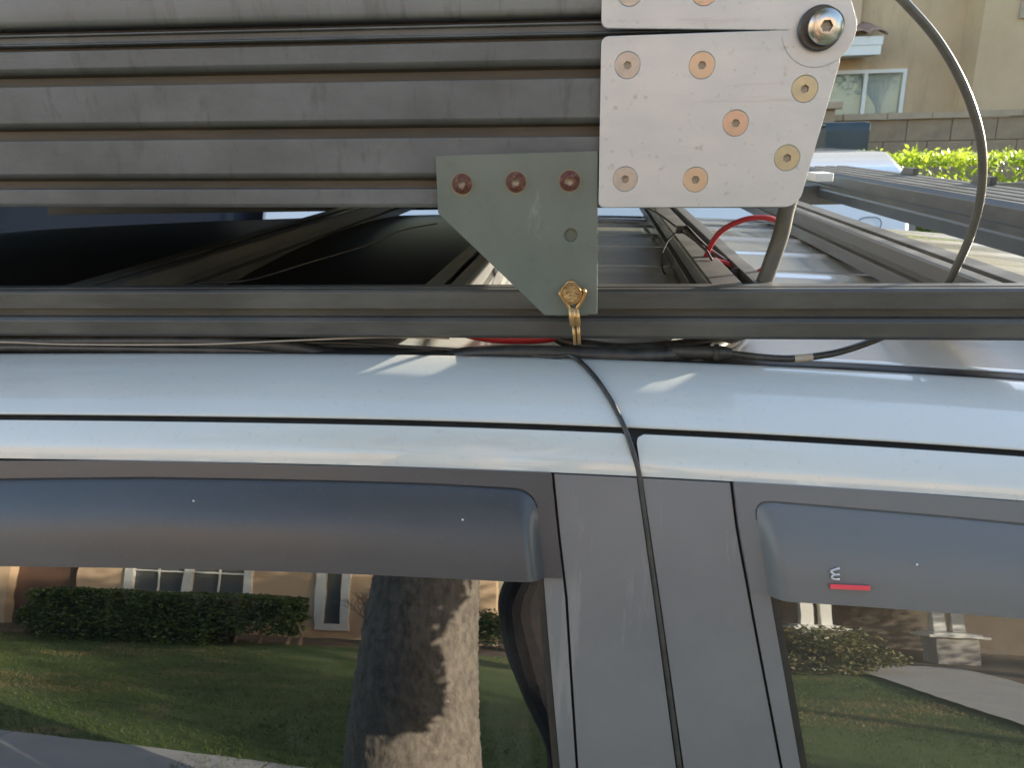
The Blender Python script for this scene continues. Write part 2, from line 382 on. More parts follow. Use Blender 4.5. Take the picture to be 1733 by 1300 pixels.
WB = 1.06                                          # beltline of the windows
seamL = xline([(935, 800), (945, 900), (958, 1010), (976, 1296)])
edgeL = xline([(905, 800), (921, 972), (949, 1300)])
seamR = xline([(1238, 822), (1248, 900), (1285, 1100), (1322, 1296)])
edgeR = xline([(1278, 840), (1301, 1006), (1353, 1300)])
WT = ZM[785] - .0012
wsP = np.linspace(WT, WB, 44)
panel('pillar_trim', wsP, None, lambda w: seamL(w) + .0012, lambda w: gapL(w) - .0005, M['plastic'], car, off=.0006, nx=14)
panel('pillar_trim', wsP, None, lambda w: gapR(w) + .0005, lambda w: seamR(w) - .0012, M['plastic'], car, off=.0006, nx=14)
panel('pillar_seam', wsP, None, lambda w: seamL(w) - .003, lambda w: seamL(w) + .004, M['gap'], car, off=-.003, nx=4, thick=0)
panel('pillar_seam', wsP, None, lambda w: seamR(w) - .004, lambda w: seamR(w) + .003, M['gap'], car, off=-.003, nx=4, thick=0)
# window frames: upright strip between glass and pillar trim
panel('window_frame', wsP, None, lambda w: edgeL(w) - .0005, lambda w: seamL(w) - .0008, M['plastic'], car, off=.0010, nx=8)
panel('window_frame', wsP, None, lambda w: seamR(w) + .0008, lambda w: edgeR(w) + .0005, M['plastic'], car, off=.0010, nx=8)
panel('window_seal', wsP, None, lambda w: edgeL(w) - .006, lambda w: edgeL(w) - .0003, M['rubber'], car, off=-.0015, nx=5, thick=0)
panel('window_seal', wsP, None, lambda w: edgeR(w) + .0003, lambda w: edgeR(w) + .006, M['rubber'], car, off=-.0015, nx=5, thick=0)
panel('window_pane', np.linspace(ZM[800], WB, 40), None, const(-1.15), lambda w: edgeL(w) + .002, M['glass'], car, off=-.0035, nx=40, thick=0)
panel('window_pane', np.linspace(ZM[800], WB, 40), None, lambda w: edgeR(w) - .002, const(1.3), M['glassveil'], car, off=-.0035, nx=40, thick=0)
# lower doors
panel('front_door', np.linspace(WB, .36, 24), None, const(-1.2), gapL, M['paint'], car, nx=30)
panel('rear_door', np.linspace(WB, .36, 24), None, gapR, const(1.35), M['paint'], car, nx=30)

# window visors: a flange and a bulging rain guard
def visor(side, m):
    NX, NW = 150, 56
    if side < 0:
        top = wline([(0, 780), (250, 780), (540, 788), (930, 799)])
        crease = wline([(0, 812), (250, 809), (540, 814), (740, 820), (860, 827), (930, 833)])
        bot = wline([(0, 950), (400, 956), (660, 965), (860, 975), (930, 977)])
        xe = seamL; lo = -1.12
        xs = np.linspace(lo, 0, NX); rows = []
        cr = xline([(893, 790), (908, 850), (921, 972)])
    else:
        top = wline([(1230, 814), (1450, 828), (1733, 850)])
        crease = wline([(1230, 848), (1310, 850), (1450, 862), (1600, 875), (1733, 888)])
        bot = wline([(1290, 1006), (1450, 1016), (1600, 1027), (1733, 1038)])
        xe = seamR; lo = 1.2; rows = []
        cr = xline([(1268, 840), (1280, 880), (1300, 1006)])
    # extrapolate curves beyond the frame by the body's own curvature
    def ext(f, x):
        a, b = (-.50, None) if side < 0 else (None, .33)
        if side < 0 and x < -.47: return f(-.47)
        if side > 0 and x > .31: return f(.31)
        return f(x)
    NT = 12
    def f(t): return 1 - (1 - min(1, max(0, t))) ** 2.4
    for i in range(NW):
        row = []
        for j in range(NX):
            w = ZM[850] if not row else wl
            for _ in range(4):
                c, e = float(cr(w)), float(xe(w)) + (-.0012 if side < 0 else .0012); sg = -side
                n1, n2 = NX - 44, 30                       # long run, rounding before the crease, flange beyond it
                if j < n1: x = lo + (c - sg * .030 - lo) * (j / n1)
                elif j < n1 + n2: x = c - sg * .030 * (1 - (j - n1) / n2)
                else: x = c + (e - c) * (j - n1 - n2) / (NX - 1 - n1 - n2)
                T, C, B = float(ext(top, x)), float(ext(crease, x)), float(ext(bot, x))
                rr = max(0, 1 - (c - x) * sg / .012) if (c - x) * sg > 0 else 1.
                C2 = C - .011 * (1 - math.sqrt(max(0, 1 - rr * rr))) if rr < 1 else C - .011      # rounded top corner
                w = T + (C2 - T) * i / NT if i <= NT else C2 + (B - C2) * (i - NT) / (NW - 1 - NT)
            wl = w
            dt, dr = C2 - w, (c - x) * sg
            g = .0125 * f(dt / .050) * f(dr / .013)
            off = .0028 + g - (.0012 if (i == NT and dr >= 0) else 0)
            row.append(surf(x, w, off))
        rows.append(row)
    Pq = np.array(rows)
    o = grid('window_visor', Pq, m, car, thick=.006)
    return o
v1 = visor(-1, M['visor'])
v2 = visor(1, M['visorveil'])
# emblem remains on the rear visor: worn silver letter and a red bar
def on_visor(px, py, lift):
    x, w = hit(px, py)
    for _ in range(3):
        p = surf(x, w, .0162 + lift); q = proj(p); x += (px - q[0]) * .5 / 1300; w -= (py - q[1]) * .5 / 1300
    return p
eb = MB()
a, b, c, d = (on_visor(*q, .0016) for q in ((1405, 989), (1473, 992), (1473, 1000), (1405, 997)))
a2, b2, c2, d2 = (on_visor(*q, -.0006) for q in ((1405, 989), (1473, 992), (1473, 1000), (1405, 997)))
eb.add([a, b, c, d, a2, b2, c2, d2], [(0, 1, 2, 3), (0, 4, 5, 1), (1, 5, 6, 2), (2, 6, 7, 3), (3, 7, 4, 0)])
fixn(eb.build('emblem_bar', M['redbar'], v2))
le = MB()
for st in (((1421, 962), (1411, 965), (1406, 967)), ((1406, 967), (1409, 971), (1413, 973)), ((1421, 973), (1413, 973), (1407, 977)), ((1407, 977), (1411, 981), (1421, 981))):
    le.tube([on_visor(*q, .0004) for q in st], .0008, 6)
le.build('emblem_letter', M['silver'], v2, True)
for px, py in ((328, 848), (783, 880), (1552, 956)):
    p = on_visor(px, py, .0002) if px != 1552 else on_visor(px, py, .0002)
    sp = MB(); sp.lathe([(0, .0006), (.0007, .0003), (.0009, 0)], p, 'y', 8)
    sp.build('bird_speck', M['white'], v1 if px < 1000 else v2, True)

# roof skin with beads, drip rail strip and roof glass
xs = np.linspace(XA, XB, 110); ys = np.concatenate([np.linspace(.640, 1.8, 180)])
zc = ZM[599]
def roofz(x, y):
    t = (y - .640) / 1.16; t = min(1, max(0, t)); z = zc - .004 + .030 * 4 * t * (1 - t)
    if -.14 < x < 1.4:
        fx = min(1, (x + .14) / .06, (1.4 - x) / .06)
        for k in range(7):
            d = abs(y - (.80 + k * .135)) / .022
            if d < 1: z += .0030 * fx * (1 + math.cos(math.pi * d)) / 2
    return z - float(drop(x))
P = np.array([[(x, y, roofz(x, y)) for x in xs] for y in ys])
P = np.concatenate([np.array([[(x, .634, roofz(x, .640) - .010) for x in xs], [(x, .637, roofz(x, .640) - .002) for x in xs]]), P])
o = grid('roof_skin', P, M['paint'], car)
if o.data.polygons[2000].normal.z < 0: o.data.flip_normals()
P = np.array([[(x, y, zc + dz - float(drop(x))) for x in xs] for y, dz in ((.606, -.012), (.609, -.005), (.613, -.0015), (.628, -.0012), (.634, -.004), (.637, -.012))])
o = grid('drip_rail_strip', P, M['rubber'], car)
P = np.array([[(x, y, roofz(x, y) + .004) for x in np.linspace(-1.46, -.175, 30)] for y in np.linspace(.66, 1.795, 24)])
o = grid('roof_glass', P, M['roofglass'], car, thick=0)
if o.data.polygons[5].normal.z < 0: o.data.flip_normals()
# far side of the body, ends and floor so that nothing shows through
b = MB(); b.prism([(-1.9, .36), (-1.9, .95), (-1.5, 1.05), (-1.15, 1.6), (-1.15, .36)], 1.0, 1.85, 'y')
b.box((XA + .35, .62, .36), (XB - .05, 1.85, 1.05)); b.box((-1.15, 1.78, 1.05), (1.4, 1.83, 1.70 - .06)); b.box((1.36, .62, 1.05), (1.42, 1.8, 1.60))
b.build('inner_body', M['gap'], car)

# ------------------------------------------------------------------ roof rack
rack = thing('roof_rack', 'black slotted aluminium roof rack with side rail and crossbars above the car roof', 'roof rack', (0, 1.2, 1.7431))
def zr(py): return float(at(866, py, .600)[2])
RZ = dict(top=zr(490.5), ft=zr(495), g0=zr(523), g1=zr(539), lip=zr(545), bot=zr(574))
RD = .024
RY = .600
rp = [(RY + .003, RZ['bot']), (RY, RZ['bot'] + .003), (RY, RZ['lip']), (RY + .0025, RZ['g1']), (RY + .009, RZ['g1']), (RY + .009, RZ['g0']), (RY, RZ['g0']), (RY, RZ['ft']),
      (RY + .0022, RZ['top']), (RY + .008, RZ['top']), (RY + .008, RZ['top'] - .004), (RY + .0125, RZ['top'] - .004), (RY + .0125, RZ['top']), (RY + RD, RZ['top']), (RY + RD, RZ['bot'])]
b = MB(); b.prism(rp, -1.35, 1.05, 'x'); o = fixn(b.build('side_rail', M['rackblk'], rack)); bevel(o, .0006, 2)
rp2 = [(2.43 - y, z - .004) for y, z in rp]
b = MB(); b.prism(rp2, -1.35, 1.05, 'x'); o = fixn(b.build('side_rail', M['rackblk'], rack)); bevel(o, .0006, 2)
def crossbar(xl, wL, slot, wR, name='crossbar'):
    """box extrusion along y with a top slot and grooved sides"""
    x0, x1, x2, x3 = xl, xl + wL, xl + wL + slot, xl + wL + slot + wR
    t, bt = RZ['top'] - .0006, RZ['bot'] + .001
    a, c = RZ['g0'], RZ['g1']
    p = [(x0, bt), (x0, c - .002), (x0 + .006, c), (x0 + .006, a), (x0, a), (x0, t - .002), (x0 + .002, t), (x1, t), (x1, t - .010), (x2, t - .010), (x2, t), (x3 - .002, t), (x3, t - .002),
         (x3, a), (x3 - .006, a), (x3 - .006, c), (x3, c - .002), (x3, bt)]
    b = MB(); b.prism(p, RY + RD + .0005, 2.43 - RY - RD - .0005, 'y'); o = fixn(b.build(name, M['rackblk'], rack)); bevel(o, .0006, 2); return o
Yb = .634
def xb(px): return (px - 1012) / 1300 * Yb
crossbar(xb(94) - .022, .024, .010, .016)
crossbar(xb(716), .016, .007, .014)
crossbar(xb(1146 + 52), .026, .010, .015)
crossbar(float(atz(1733, 481, RZ['top'])[0]) - .024, .014, .010, .022)
# wide flat crossbar at the rear, with slots on its top and clamp tabs behind
def widebar():
    t = RZ['top'] + .028; q0 = atz(1733, 347, t); q1 = atz(1733, 318, t); x0, w = float(q0[0]), float(q1[0] - q0[0])
    bt = az(1733, 431, float(q0[1])); print('widebar', q0, q1, w, bt, t)
    p = [(x0, bt), (x0, bt + .018), (x0 + .002, bt + .020), (x0 + .002, bt + .030), (x0, bt + .032), (x0, t - .006), (x0 + .006, t)]
    for k in range(4):
        s = x0 + w * (.12 + k * .21); p += [(s, t), (s, t - .007), (s + .009, t - .007), (s + .009, t)]
    p += [(x0 + w - .004, t), (x0 + w, t - .004), (x0 + w, bt)]
    global WBT; WBT = t
    b = MB(); b.prism(p, RY + RD + .0005, 2.05, 'y'); o = fixn(b.build('rear_crossbar', M['rackblk'], rack)); bevel(o, .0008, 2)
    for k, y in enumerate((.92, 1.08, 1.30, 1.60)):
        b = MB(); b.prism([(y - .030, t + .0005), (y + .034, t + .0005), (y + .020, t + .013), (y - .030, t + .013)], x0 + w - .022, x0 + w - .012, 'x')
        fixn(b.build('clamp_tab', M['rackblk'], o))
widebar()

# ------------------------------------------------------------------ rooftop tent
TY = .575; TILT = .0145
tent = thing('rooftop_tent', 'folded rooftop tent with grooved black base, grey lid and two bolted aluminium hinge plates', 'rooftop tent', (0, TY, 1.8484), (0, TILT, 0))
Z0 = 1.8484
def tent_extrude(name, poly, x0, x1, m, ny=None):
    """poly in (y,z) at x=0; swept along the tilted tent axis"""
    n = len(poly); v, f = [], []
    for x in (x0, x1):
        for y, z in poly:
            p = Vector((0, y - TY, z - Z0)); v.append((x * math.cos(TILT) + p.z * math.sin(TILT), TY + p.y, Z0 + p.z * math.cos(TILT) - x * math.sin(TILT)))
    f = [(i, (i + 1) % n, n + (i + 1) % n, n + i) for i in range(n)] + [tuple(range(n))[::-1], tuple(range(n, 2 * n))]
    return fixn(obj(name, mesh(name, v, f, m), tent))
Fy = TY; g = .011
faces = [(1.8484, 1.8621), (1.8709, 1.8982), (1.9083, 1.9368), (1.9465, 1.9614)]
poly = [(2.2, 1.8484), (Fy + .003, 1.8484)]
for k, (z0, z1) in enumerate(faces):
    if k: poly += [(Fy + g, z0 - (z0 - faces[k - 1][1]) * 1.0), (Fy + g, z0 - .0030), (Fy + .0045, z0 - .0012)]
    poly += [(Fy + .0012, z0 + .0012), (Fy, z0 + .003), (Fy, z1 - .0004), (Fy + .0006, z1)]
poly += [(Fy + .007, 1.9616), (Fy + .007, 1.9640), (Fy + .001, 1.9642), (Fy - .0015, 1.9650), (Fy - .0015, 1.9658), (Fy + .003, 1.9668), (Fy + .003, 1.9708),
         (Fy - .0005, 1.9714), (Fy - .0005, 1.9726), (Fy + .012, 1.9732), (2.2, 1.9732)]
XT = float(at(1344, 300, TY)[0])
o = tent_extrude('base_extrusion', poly, -1.65, XT, [M['blackalu'], M['blackdirt']]); 
for p in o.data.polygons:                            # groove floors hold brown dirt
    c = p.center
    if abs(c.y - (Fy + g)) < 1e-3 or abs(c.y - (Fy + .00775)) < 1e-3: p.material_index = 1
bevel(o, .0007, 2)
lid = [(1.85, 1.9762), (Fy + .010, 1.9762), (Fy + .003, 1.9775), (Fy, 1.980), (Fy - .001, 1.99), (Fy + .004, 2.09), (Fy + .012, 2.11), (Fy + .05, 2.115), (1.85, 2.115)]
M['lid'] = mat('grey_tent_lid', (.165, .168, .178), .38, 0, c2=(.25, .248, .244), amt=.8, scale=6, stretch=(1, 1, .5), bump=.05, bscale=200, rv=.15, c3=(.05, .05, .05), amt3=.4, s3=40, c4=(.08, .08, .08), amt4=.4, s4=9, st4=(6, 1, .8), t4=.55)
o = tent_extrude('lid', lid, -1.65, XT, M['lid']); bevel(o, .002, 3)
o = tent_extrude('lid_seal', [(Fy + .014, 1.9728), (1.8, 1.9728), (1.8, 1.9766), (Fy + .014, 1.9766)], -1.64, XT - .002, M['rubber'])

def plate_mesh(name, outline, holes, thick, bev, m, y):
    """flat plate facing -y at depth y with real holes; outline, holes in world (x,z)"""
    cu = bpy.data.curves.new(name, 'CURVE'); cu.dimensions = '2D'; cu.fill_mode = 'BOTH'; cu.extrude = thick / 2 - bev; cu.bevel_depth = bev; cu.bevel_resolution = 1
    def add(pts):
        s = cu.splines.new('POLY'); s.points.add(len(pts) - 1); s.use_cyclic_u = True
        for q, (a, c) in zip(s.points, pts): q.co = (a, c, 0, 1)
    add(outline)
    for (hx, hz, r) in holes: add([(hx + r * math.cos(2 * math.pi * k / 32), hz + r * math.sin(2 * math.pi * k / 32)) for k in range(32)])
    t = bpy.data.objects.new('tmp', cu); COL.objects.link(t)
    dg = bpy.context.evaluated_depsgraph_get(); dg.update()
    me = bpy.data.meshes.new_from_object(t.evaluated_get(dg)); bpy.data.objects.remove(t); bpy.data.curves.remove(cu)
    me.name = name; me.transform(Matrix(((1, 0, 0, 0), (0, 0, -1, y + thick / 2), (0, 1, 0, 0), (0, 0, 0, 1))))
    me.materials.clear(); me.materials.append(m)
    for p in me.polygons: p.use_smooth = False
    return me
def fillet(pts, radii, seg=8):
    out = []; n = len(pts)
    for i in range(n):
        p = Vector(pts[i]); r = radii[i]
        if r <= 0: out.append(tuple(p)); continue
        a = (Vector(pts[i - 1]) - p).normalized(); b = (Vector(pts[(i + 1) % n]) - p).normalized()
        ang = a.angle(b); t = r / math.tan(ang / 2); c = p + (a + b).normalized() * (r / math.sin(ang / 2))
        s, e = p + a * t, p + b * t; a0 = math.atan2((s - c).y, (s - c).x); a1 = math.atan2((e - c).y, (e - c).x); d = (a1 - a0 + math.pi) % (2 * math.pi) - math.pi
        out += [(c.x + r * math.cos(a0 + d * k / seg), c.y + r * math.sin(a0 + d * k / seg)) for k in range(seg + 1)]
    return out
PY = .5665                                            # front face of the hinge plates
def xz(px, py, Y=None):
    p = at(px, py, PY if Y is None else Y); return (float(p[0]), float(p[2]))
def pxr(n, Y=PY): return n * Y / 1300 * 1.03

pc = xz(1386, 48); PR = pxr(51.5)
# lower plate: follows the pivot lobe with a small gap
a0 = math.radians(191); a1 = math.radians(-46)
arc = [(pc[0] + (PR + .0008) * math.cos(t), pc[1] + (PR + .0008) * math.sin(t)) for t in np.linspace(a0, 2 * math.pi + a1, 22)]
low = fillet([arc[0], xz(1334, 51), xz(1019, 62), xz(1014, 350), xz(1350, 349), xz(1420, 106), arc[-2]], [0, 0, .0045, .0035, .011, 0, 0])[1:-1]
low = low + arc[:-1][::-1]
hl = [(1062, 110, 'zincgrey'), (1188, 110, 'zincgold'), (1362, 150, 'zincpale'), (1245, 208, 'zincpink'), (1332, 267, 'zincpale'), (1058, 303, 'zincgrey'), (1177, 304, 'zincgold')]
RB = pxr(19)
lowp = obj('hinge_plate', plate_mesh('hinge_plate', low, [(*xz(a, c), RB + .0006) for a, c, _ in hl], .005, .0005, M['alu'], PY), tent, 'lower aluminium hinge plate with seven flush bolts')
up = [xz(1019, 44), xz(1338, 49)]
arc2 = [(pc[0] + PR * math.cos(t), pc[1] + PR * math.sin(t)) for t in np.linspace(math.radians(190), math.radians(360 + 10), 26)]
up = fillet([xz(1022, -190), xz(1019, 46), xz(1337, 49)], [0, .0045, 0]) + arc2 + [xz(1428, -40), xz(1400, -190)]
hu = [(1066, -14, 'zincgrey'), (1192, -15, 'zincpink')]
upp = obj('hinge_plate', plate_mesh('hinge_plate', up, [(*xz(a, c), RB + .0006) for a, c, _ in hu], .005, .0005, M['alu'], PY - .0004), tent, 'upper aluminium hinge plate with round pivot lobe')
# bolts with hex sockets
def hexbolt_mesh(name, R, dome, depth, m, hexr):
    b = MB(); N = 36
    def hexpt(a, r):
        k = (a % (math.pi / 3)) - math.pi / 6; return r * math.cos(math.pi / 6) / math.cos(k)
    rings = []
    for (r, d, hx) in ([(R, -.004, 0), (R, -.0003, 0), (R - .0004, 0, 0), (R * .75, dome * .55, 0), (R * .55, dome, 0), (hexr, dome, 1)] if dome else
                       [(R, -.004, 0), (R, -.0002, 0), (R - .0003, 0, 0), (R * .62, 0, 0), (hexr, 0, 1)]):
        rings.append([(hexpt(2 * math.pi * k / N, r) if hx else r, 2 * math.pi * k / N, d) for k in range(N)])
    top = rings[-1][0][2]; nb = len(rings)
    rings.append([(r * .97, a, top - depth) for r, a, d in rings[-1]]); rings.append([(1e-5, a, top - depth * 1.1) for r, a, d in rings[-2]])
    v = [(r * math.cos(a), -d, r * math.sin(a)) for R_ in rings for r, a, d in R_]
    for i in range(len(rings) - 1):
        b.add([], []); 
    f = [(i * N + k, i * N + (k + 1) % N, (i + 1) * N + (k + 1) % N, (i + 1) * N + k) for i in range(len(rings) - 1) for k in range(N)]
    mi = [1 if i >= nb - 1 else 0 for i in range(len(rings) - 1) for k in range(N)]
    me = mesh(name, v, f, [m, M['socket']], False, mi)
    bm = bmesh.new(); bm.from_mesh(me); bmesh.ops.recalc_face_normals(bm, faces=bm.faces); bm.to_mesh(me); bm.free()
    o = bpy.data.objects.new('t', me); autosmooth(o, 30); bpy.data.objects.remove(o)
    return me
bolt_me = {k: hexbolt_mesh('bolt', RB, 0, .0022, M[k], RB * .34) for k in ('zincgrey', 'zincgold', 'zincpale', 'zincpink')}
NAMES = {'zincgrey': 'grey flush bolt', 'zincgold': 'orange gold flush bolt', 'zincpale': 'pale yellow flush bolt', 'zincpink': 'pinkish flush bolt'}
for lst, par, y in ((hl, lowp, PY), (hu, upp, PY - .0004)):
    for px, py, k in lst:
        x, z = xz(px, py); obj('bolt', bolt_me[k], par, NAMES[k], loc=(x, y + .0001, z), rot=(0, rnd.uniform(0, 1), 0))
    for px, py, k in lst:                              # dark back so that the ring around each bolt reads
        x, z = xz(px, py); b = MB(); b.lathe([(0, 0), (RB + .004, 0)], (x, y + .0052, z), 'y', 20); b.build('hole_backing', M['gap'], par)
# pivot: washer and big cap bolt
b = MB(); b.lathe([(pxr(31), -.001), (pxr(31), .0035), (pxr(29), .0045), (0, .0045)], (pc[0], PY - .0005, pc[1]), 'y', 40)
wsh = autosmooth(fixn(b.build('pivot_washer', M['washer'], upp)))
pb = hexbolt_mesh('pivot_bolt', pxr(25), .0016, .004, M['chrome'], pxr(9))
x, z = xz(1391, 47)
o = obj('pivot_bolt', pb, upp, loc=(x, PY - .010, z))
b = MB(); b.lathe([(pxr(25), -.0002), (pxr(25), .0062)], (x, PY - .0042, z), 'y', 36); b.build('pivot_collar', M['chrome'], upp, True)

# ------------------------------------------------------------------ steel bracket
BY = .5705
brk = thing('steel_bracket', 'tapered green grey steel bracket with three rusty bolts bridging tent and side rail', 'bracket', (float(at(960, 533, BY)[0]), BY, float(at(960, 533, BY)[2])))
out = fillet([xz(738, 264, BY), xz(742, 360, BY), xz(922, 533, BY), xz(1010, 531, BY), xz(1011, 256, BY)], [.0008, .0006, .0006, .0006, .0008], 3)
hb = [(782, 311), (873, 308), (964, 306)]
pm = obj('plate', plate_mesh('plate', out, [(*xz(966, 398, BY), pxr(11.5, BY))], .0035, .0003, M['greensteel'], BY), brk)
RBt = pxr(16.3, BY)
rb_me = hexbolt_mesh('rusty_bolt', RBt, .0042, .0030, M['rust'], RBt * .42)
for i, (px, py) in enumerate(hb):
    x, z = xz(px, py, BY); o = obj('rusty_bolt', rb_me, brk, loc=(x, BY - .0005, z), rot=(0, i * .7, 0))
    b = MB(); n = 14                                  # rust run below each head
    v = [(x, BY - .00015, z)] + [(x + RBt * 1.12 * math.cos(a), BY - .00015, z + RBt * (1.12 if math.sin(a) > 0 else 1.28 - .08 * i) * math.sin(a)) for a in np.linspace(0, 2 * math.pi, 28, endpoint=False)]
    b.add(v, [(0, 1 + k, 1 + (k + 1) % 28) for k in range(28)]); b.build('rust_ring', M['ruststain'], brk)
    b = MB(); b.lathe([(RBt * .4, -.006), (RBt * .4, .0)], (x, BY + .004, z), 'y', 14); b.build('bolt_shank', M['rust'], brk)
x, z = xz(966, 400, BY); b = MB(); b.lathe([(0, 0), (pxr(15), 0), (pxr(15), -.004)], (x, BY + .0037, z), 'y', 20); b.build('hole_plug', M['greensteel'], brk)
# bracket standoffs hold the plate 3 mm clear of the rail
b = MB(); x, z = xz(967, 470, BY); b.box((x - .012, BY + .0036, zr(522)), (x + .012, RY - .0002, zr(500))); b.build('spacer', M['greensteel'], brk)

# cable pin: scaly gold head, looped cable, ferrule and two strands
def P_(px, py, Y): return tuple(map(float, at(px, py, Y)))
PB = BY - .006
pin = thing('cable_pin', 'gold lanyard cable looped round a pin head on the steel bracket', 'lanyard', P_(978, 585, PB))
x, z = xz(967, 494, BY)
b = MB(); b.lathe([(0, .0085), (pxr(14), .0085), (pxr(16.5), .0075), (pxr(17), .006), (pxr(17), 0)], (x, BY, z), 'y', 32, 0)
o = autosmooth(b.build('pin_head', [M['brassrough']], pin)); fixn(o)
b = MB(); b.lathe([(pxr(15.5), .0078), (pxr(16.6), .0088), (pxr(17.6), .0076), (pxr(17.6), .004)], (x, BY, z), 'y', 32); b.build('pin_rim', M['brass'], pin, True)
rc = .00155
loop = [P_(*q) for q in ((966, 524, PB), (953, 505, PB), (948, 497, PB), (952, 489, PB + .003), (966, 477, PB + .004), (982, 489, PB + .003), (989, 492, PB), (988, 500, PB), (975, 525, PB))]
b = MB(); b.tube(spline(loop, 8), rc, 10); b.build('cable_loop', M['brass'], pin, True)
fer = [P_(970, 521, PB), P_(974, 550, PB)]
b = MB(); p0, p1 = map(Vector, fer); w = .0027
for s in (-1, 1): b.tube([p0 + Vector((s * .0016, 0, 0)), p1 + Vector((s * .0016, 0, 0))], .0027, 14)
b.build('ferrule', M['brass'], pin, True)
b = MB()
for s, e in ((-1, 583), (1, 582)): b.tube([p1 + Vector((s * .0017, 0, .001)), Vector(P_(977, e, PB)) + Vector((s * .0016, 0, 0))], .0014, 10)
b.build('cable_strand', M['brass'], pin, True)

# ------------------------------------------------------------------ cables
def cable(name, label, pts, r, m, cat='cable', parent=None, seg=10, group=None):
    path = spline([P_(*q) for q in pts], 8); b = MB(); b.tube(path, r, seg); o = b.build(name, m, parent, True)
    if parent is None: tag(o, label, cat, group)
    return o
def on_car(px, py, lift=.0022):
    x, w = hit(px, py); return tuple(map(float, surf(x, w, lift)))
dw = [on_car(*q) for q in ((968, 607), (1000, 634), (1030, 675), (1053, 718), (1068, 757))]
g_ = [tuple(map(float, surf(float((gapL(hit(1090, py)[1]) + gapR(hit(1090, py)[1])) / 2), hit(1090, py)[1], 0.))) for py in (800, 860, 950, 1050, 1150, 1250, 1330)]
dp = [P_(790, 592, .622), P_(840, 597, .615), P_(890, 602, .606), P_(940, 604, .6015)] + dw + g_
b = MB(); b.tube(spline(dp, 8), .0019, 10); tag(b.build('thin_wire', M['cable'], None, True), 'thin black wire running over the roof edge down into the door gap', 'wire')
cable('power_cable', 'thick black cable lying under the side rail from left to the connector', [(-300, 570, .618), (0, 578, .616), (300, 578, .612), (470, 585, .614), (590, 606, .623), (720, 611, .623), (800, 599, .615), (900, 597, .609), (1040, 602, .609), (1140, 600, .618), (1215, 590, .640), (1260, 560, .70)], .0064, M['cable'])
cable('power_cable', 'black cable running beside the thick cable under the rail on the left', [(-300, 590, .616), (0, 588, .613), (300, 592, .611), (470, 596, .614), (580, 609, .628), (720, 613, .630), (830, 606, .622), (1000, 611, .616), (1200, 612, .634), (1330, 626, .66)], .0042, M['cable'])
cable('tan_wire', 'thin tan wire in the dark gap under the rail at left', [(-200, 578, .606), (0, 579, .606), (120, 583, .606), (330, 583, .605), (480, 577, .605), (640, 571, .607), (760, 573, .612)], .0008, M['tan'], 'wire', seg=6)
cable('thin_wire', 'thin black wire bridging the sunlit gap under the rail left of the bracket', [(250, 586, .616), (400, 583, .618), (560, 580, .620), (700, 588, .621), (800, 594, .620), (900, 600, .617)], .0016, M['cable'], 'wire')
cable('power_cable', 'upper black cable of the bundle tucked against the rail bottom', [(930, 562, .640), (960, 578, .632), (1000, 587, .626), (1060, 592, .624), (1150, 586, .632), (1230, 572, .650), (1280, 558, .67)], .0056, M['cable'])
cable('power_cable', 'black cable sagging from the connector along the drip rail', [(860, 606, .622), (960, 612, .624), (1080, 616, .626), (1200, 618, .632), (1290, 622, .640), (1420, 636, .642), (1560, 652, .643)], .0034, M['cable'])
cable('red_cable', 'red cable showing under the side rail near the steel bracket', [(760, 556, .640), (820, 570, .634), (885, 574, .632), (950, 568, .636), (1020, 552, .65)], .0045, M['red'])
cb = thing('cable_connector', 'black cable gland with black cable marked by a pale band under the rail', 'connector', P_(1180, 612, .612))
b = MB(); p0, p1 = Vector(P_(1130, 595, .618)), Vector(P_(1238, 598, .612)); b.tube([p0, p0.lerp(p1, .72), p0.lerp(p1, .73), p0.lerp(p1, .80), p0.lerp(p1, .81), p1], [.0052, .0056, .0072, .0072, .0062, .0048], 12)
autosmooth(b.build('gland', M['cable'], cb))
cable('cord', '', [(1232, 598, .612), (1280, 604, .61), (1340, 607, .612), (1400, 600, .616), (1440, 590, .622), (1490, 572, .634), (1540, 552, .65)], .0029, M['cable'], parent=cb)
cable('pale_band', '', [(1344, 607, .612), (1358, 606, .6125), (1374, 604, .614)], .0032, M['tan'], parent=cb)
cable('red_cable', 'red cable arching above the roof right of the third crossbar', [(1190, 455, .78), (1200, 420, .77), (1222, 390, .76), (1262, 371, .75), (1300, 369, .74), (1321, 381, .72), (1322, 410, .70), (1302, 446, .69), (1272, 470, .69)], .0027, M['red'])
cable('red_cable', 'lower red cable looping beside the grey hose', [(1205, 440, .76), (1232, 447, .75), (1262, 462, .735), (1276, 474, .73), (1290, 490, .72)], .0024, M['red'])
cable('cord', 'short black cord lying beside the red cables on the roof', [(1160, 385, .80), (1195, 420, .78), (1235, 448, .76), (1275, 472, .735), (1300, 492, .715)], .0030, M['cable'])
b = MB()
for k in range(7): 
    p = Vector(P_(1246 + k * 3.5, 470 - abs(k - 3) * 1.2, .700)); b.tube([p + Vector((.006 * math.cos(a), .006 * math.sin(a) * .6, .006 * math.sin(a))) for a in np.linspace(0, 6.28, 13)], .0008, 6, caps=False)
tag(b.build('coiled_cord', M['cable'], None, True), 'small coiled black cord end beside the red cable', 'cord')
cable('grey_hose', 'grey hose coming down behind the lower hinge plate to the roof', [(1350, 300, .640), (1332, 350, .640), (1322, 395, .640), (1305, 445, .640), (1288, 490, .642), (1268, 530, .655)], .0066, M['cablegrey'], 'hose', seg=16)
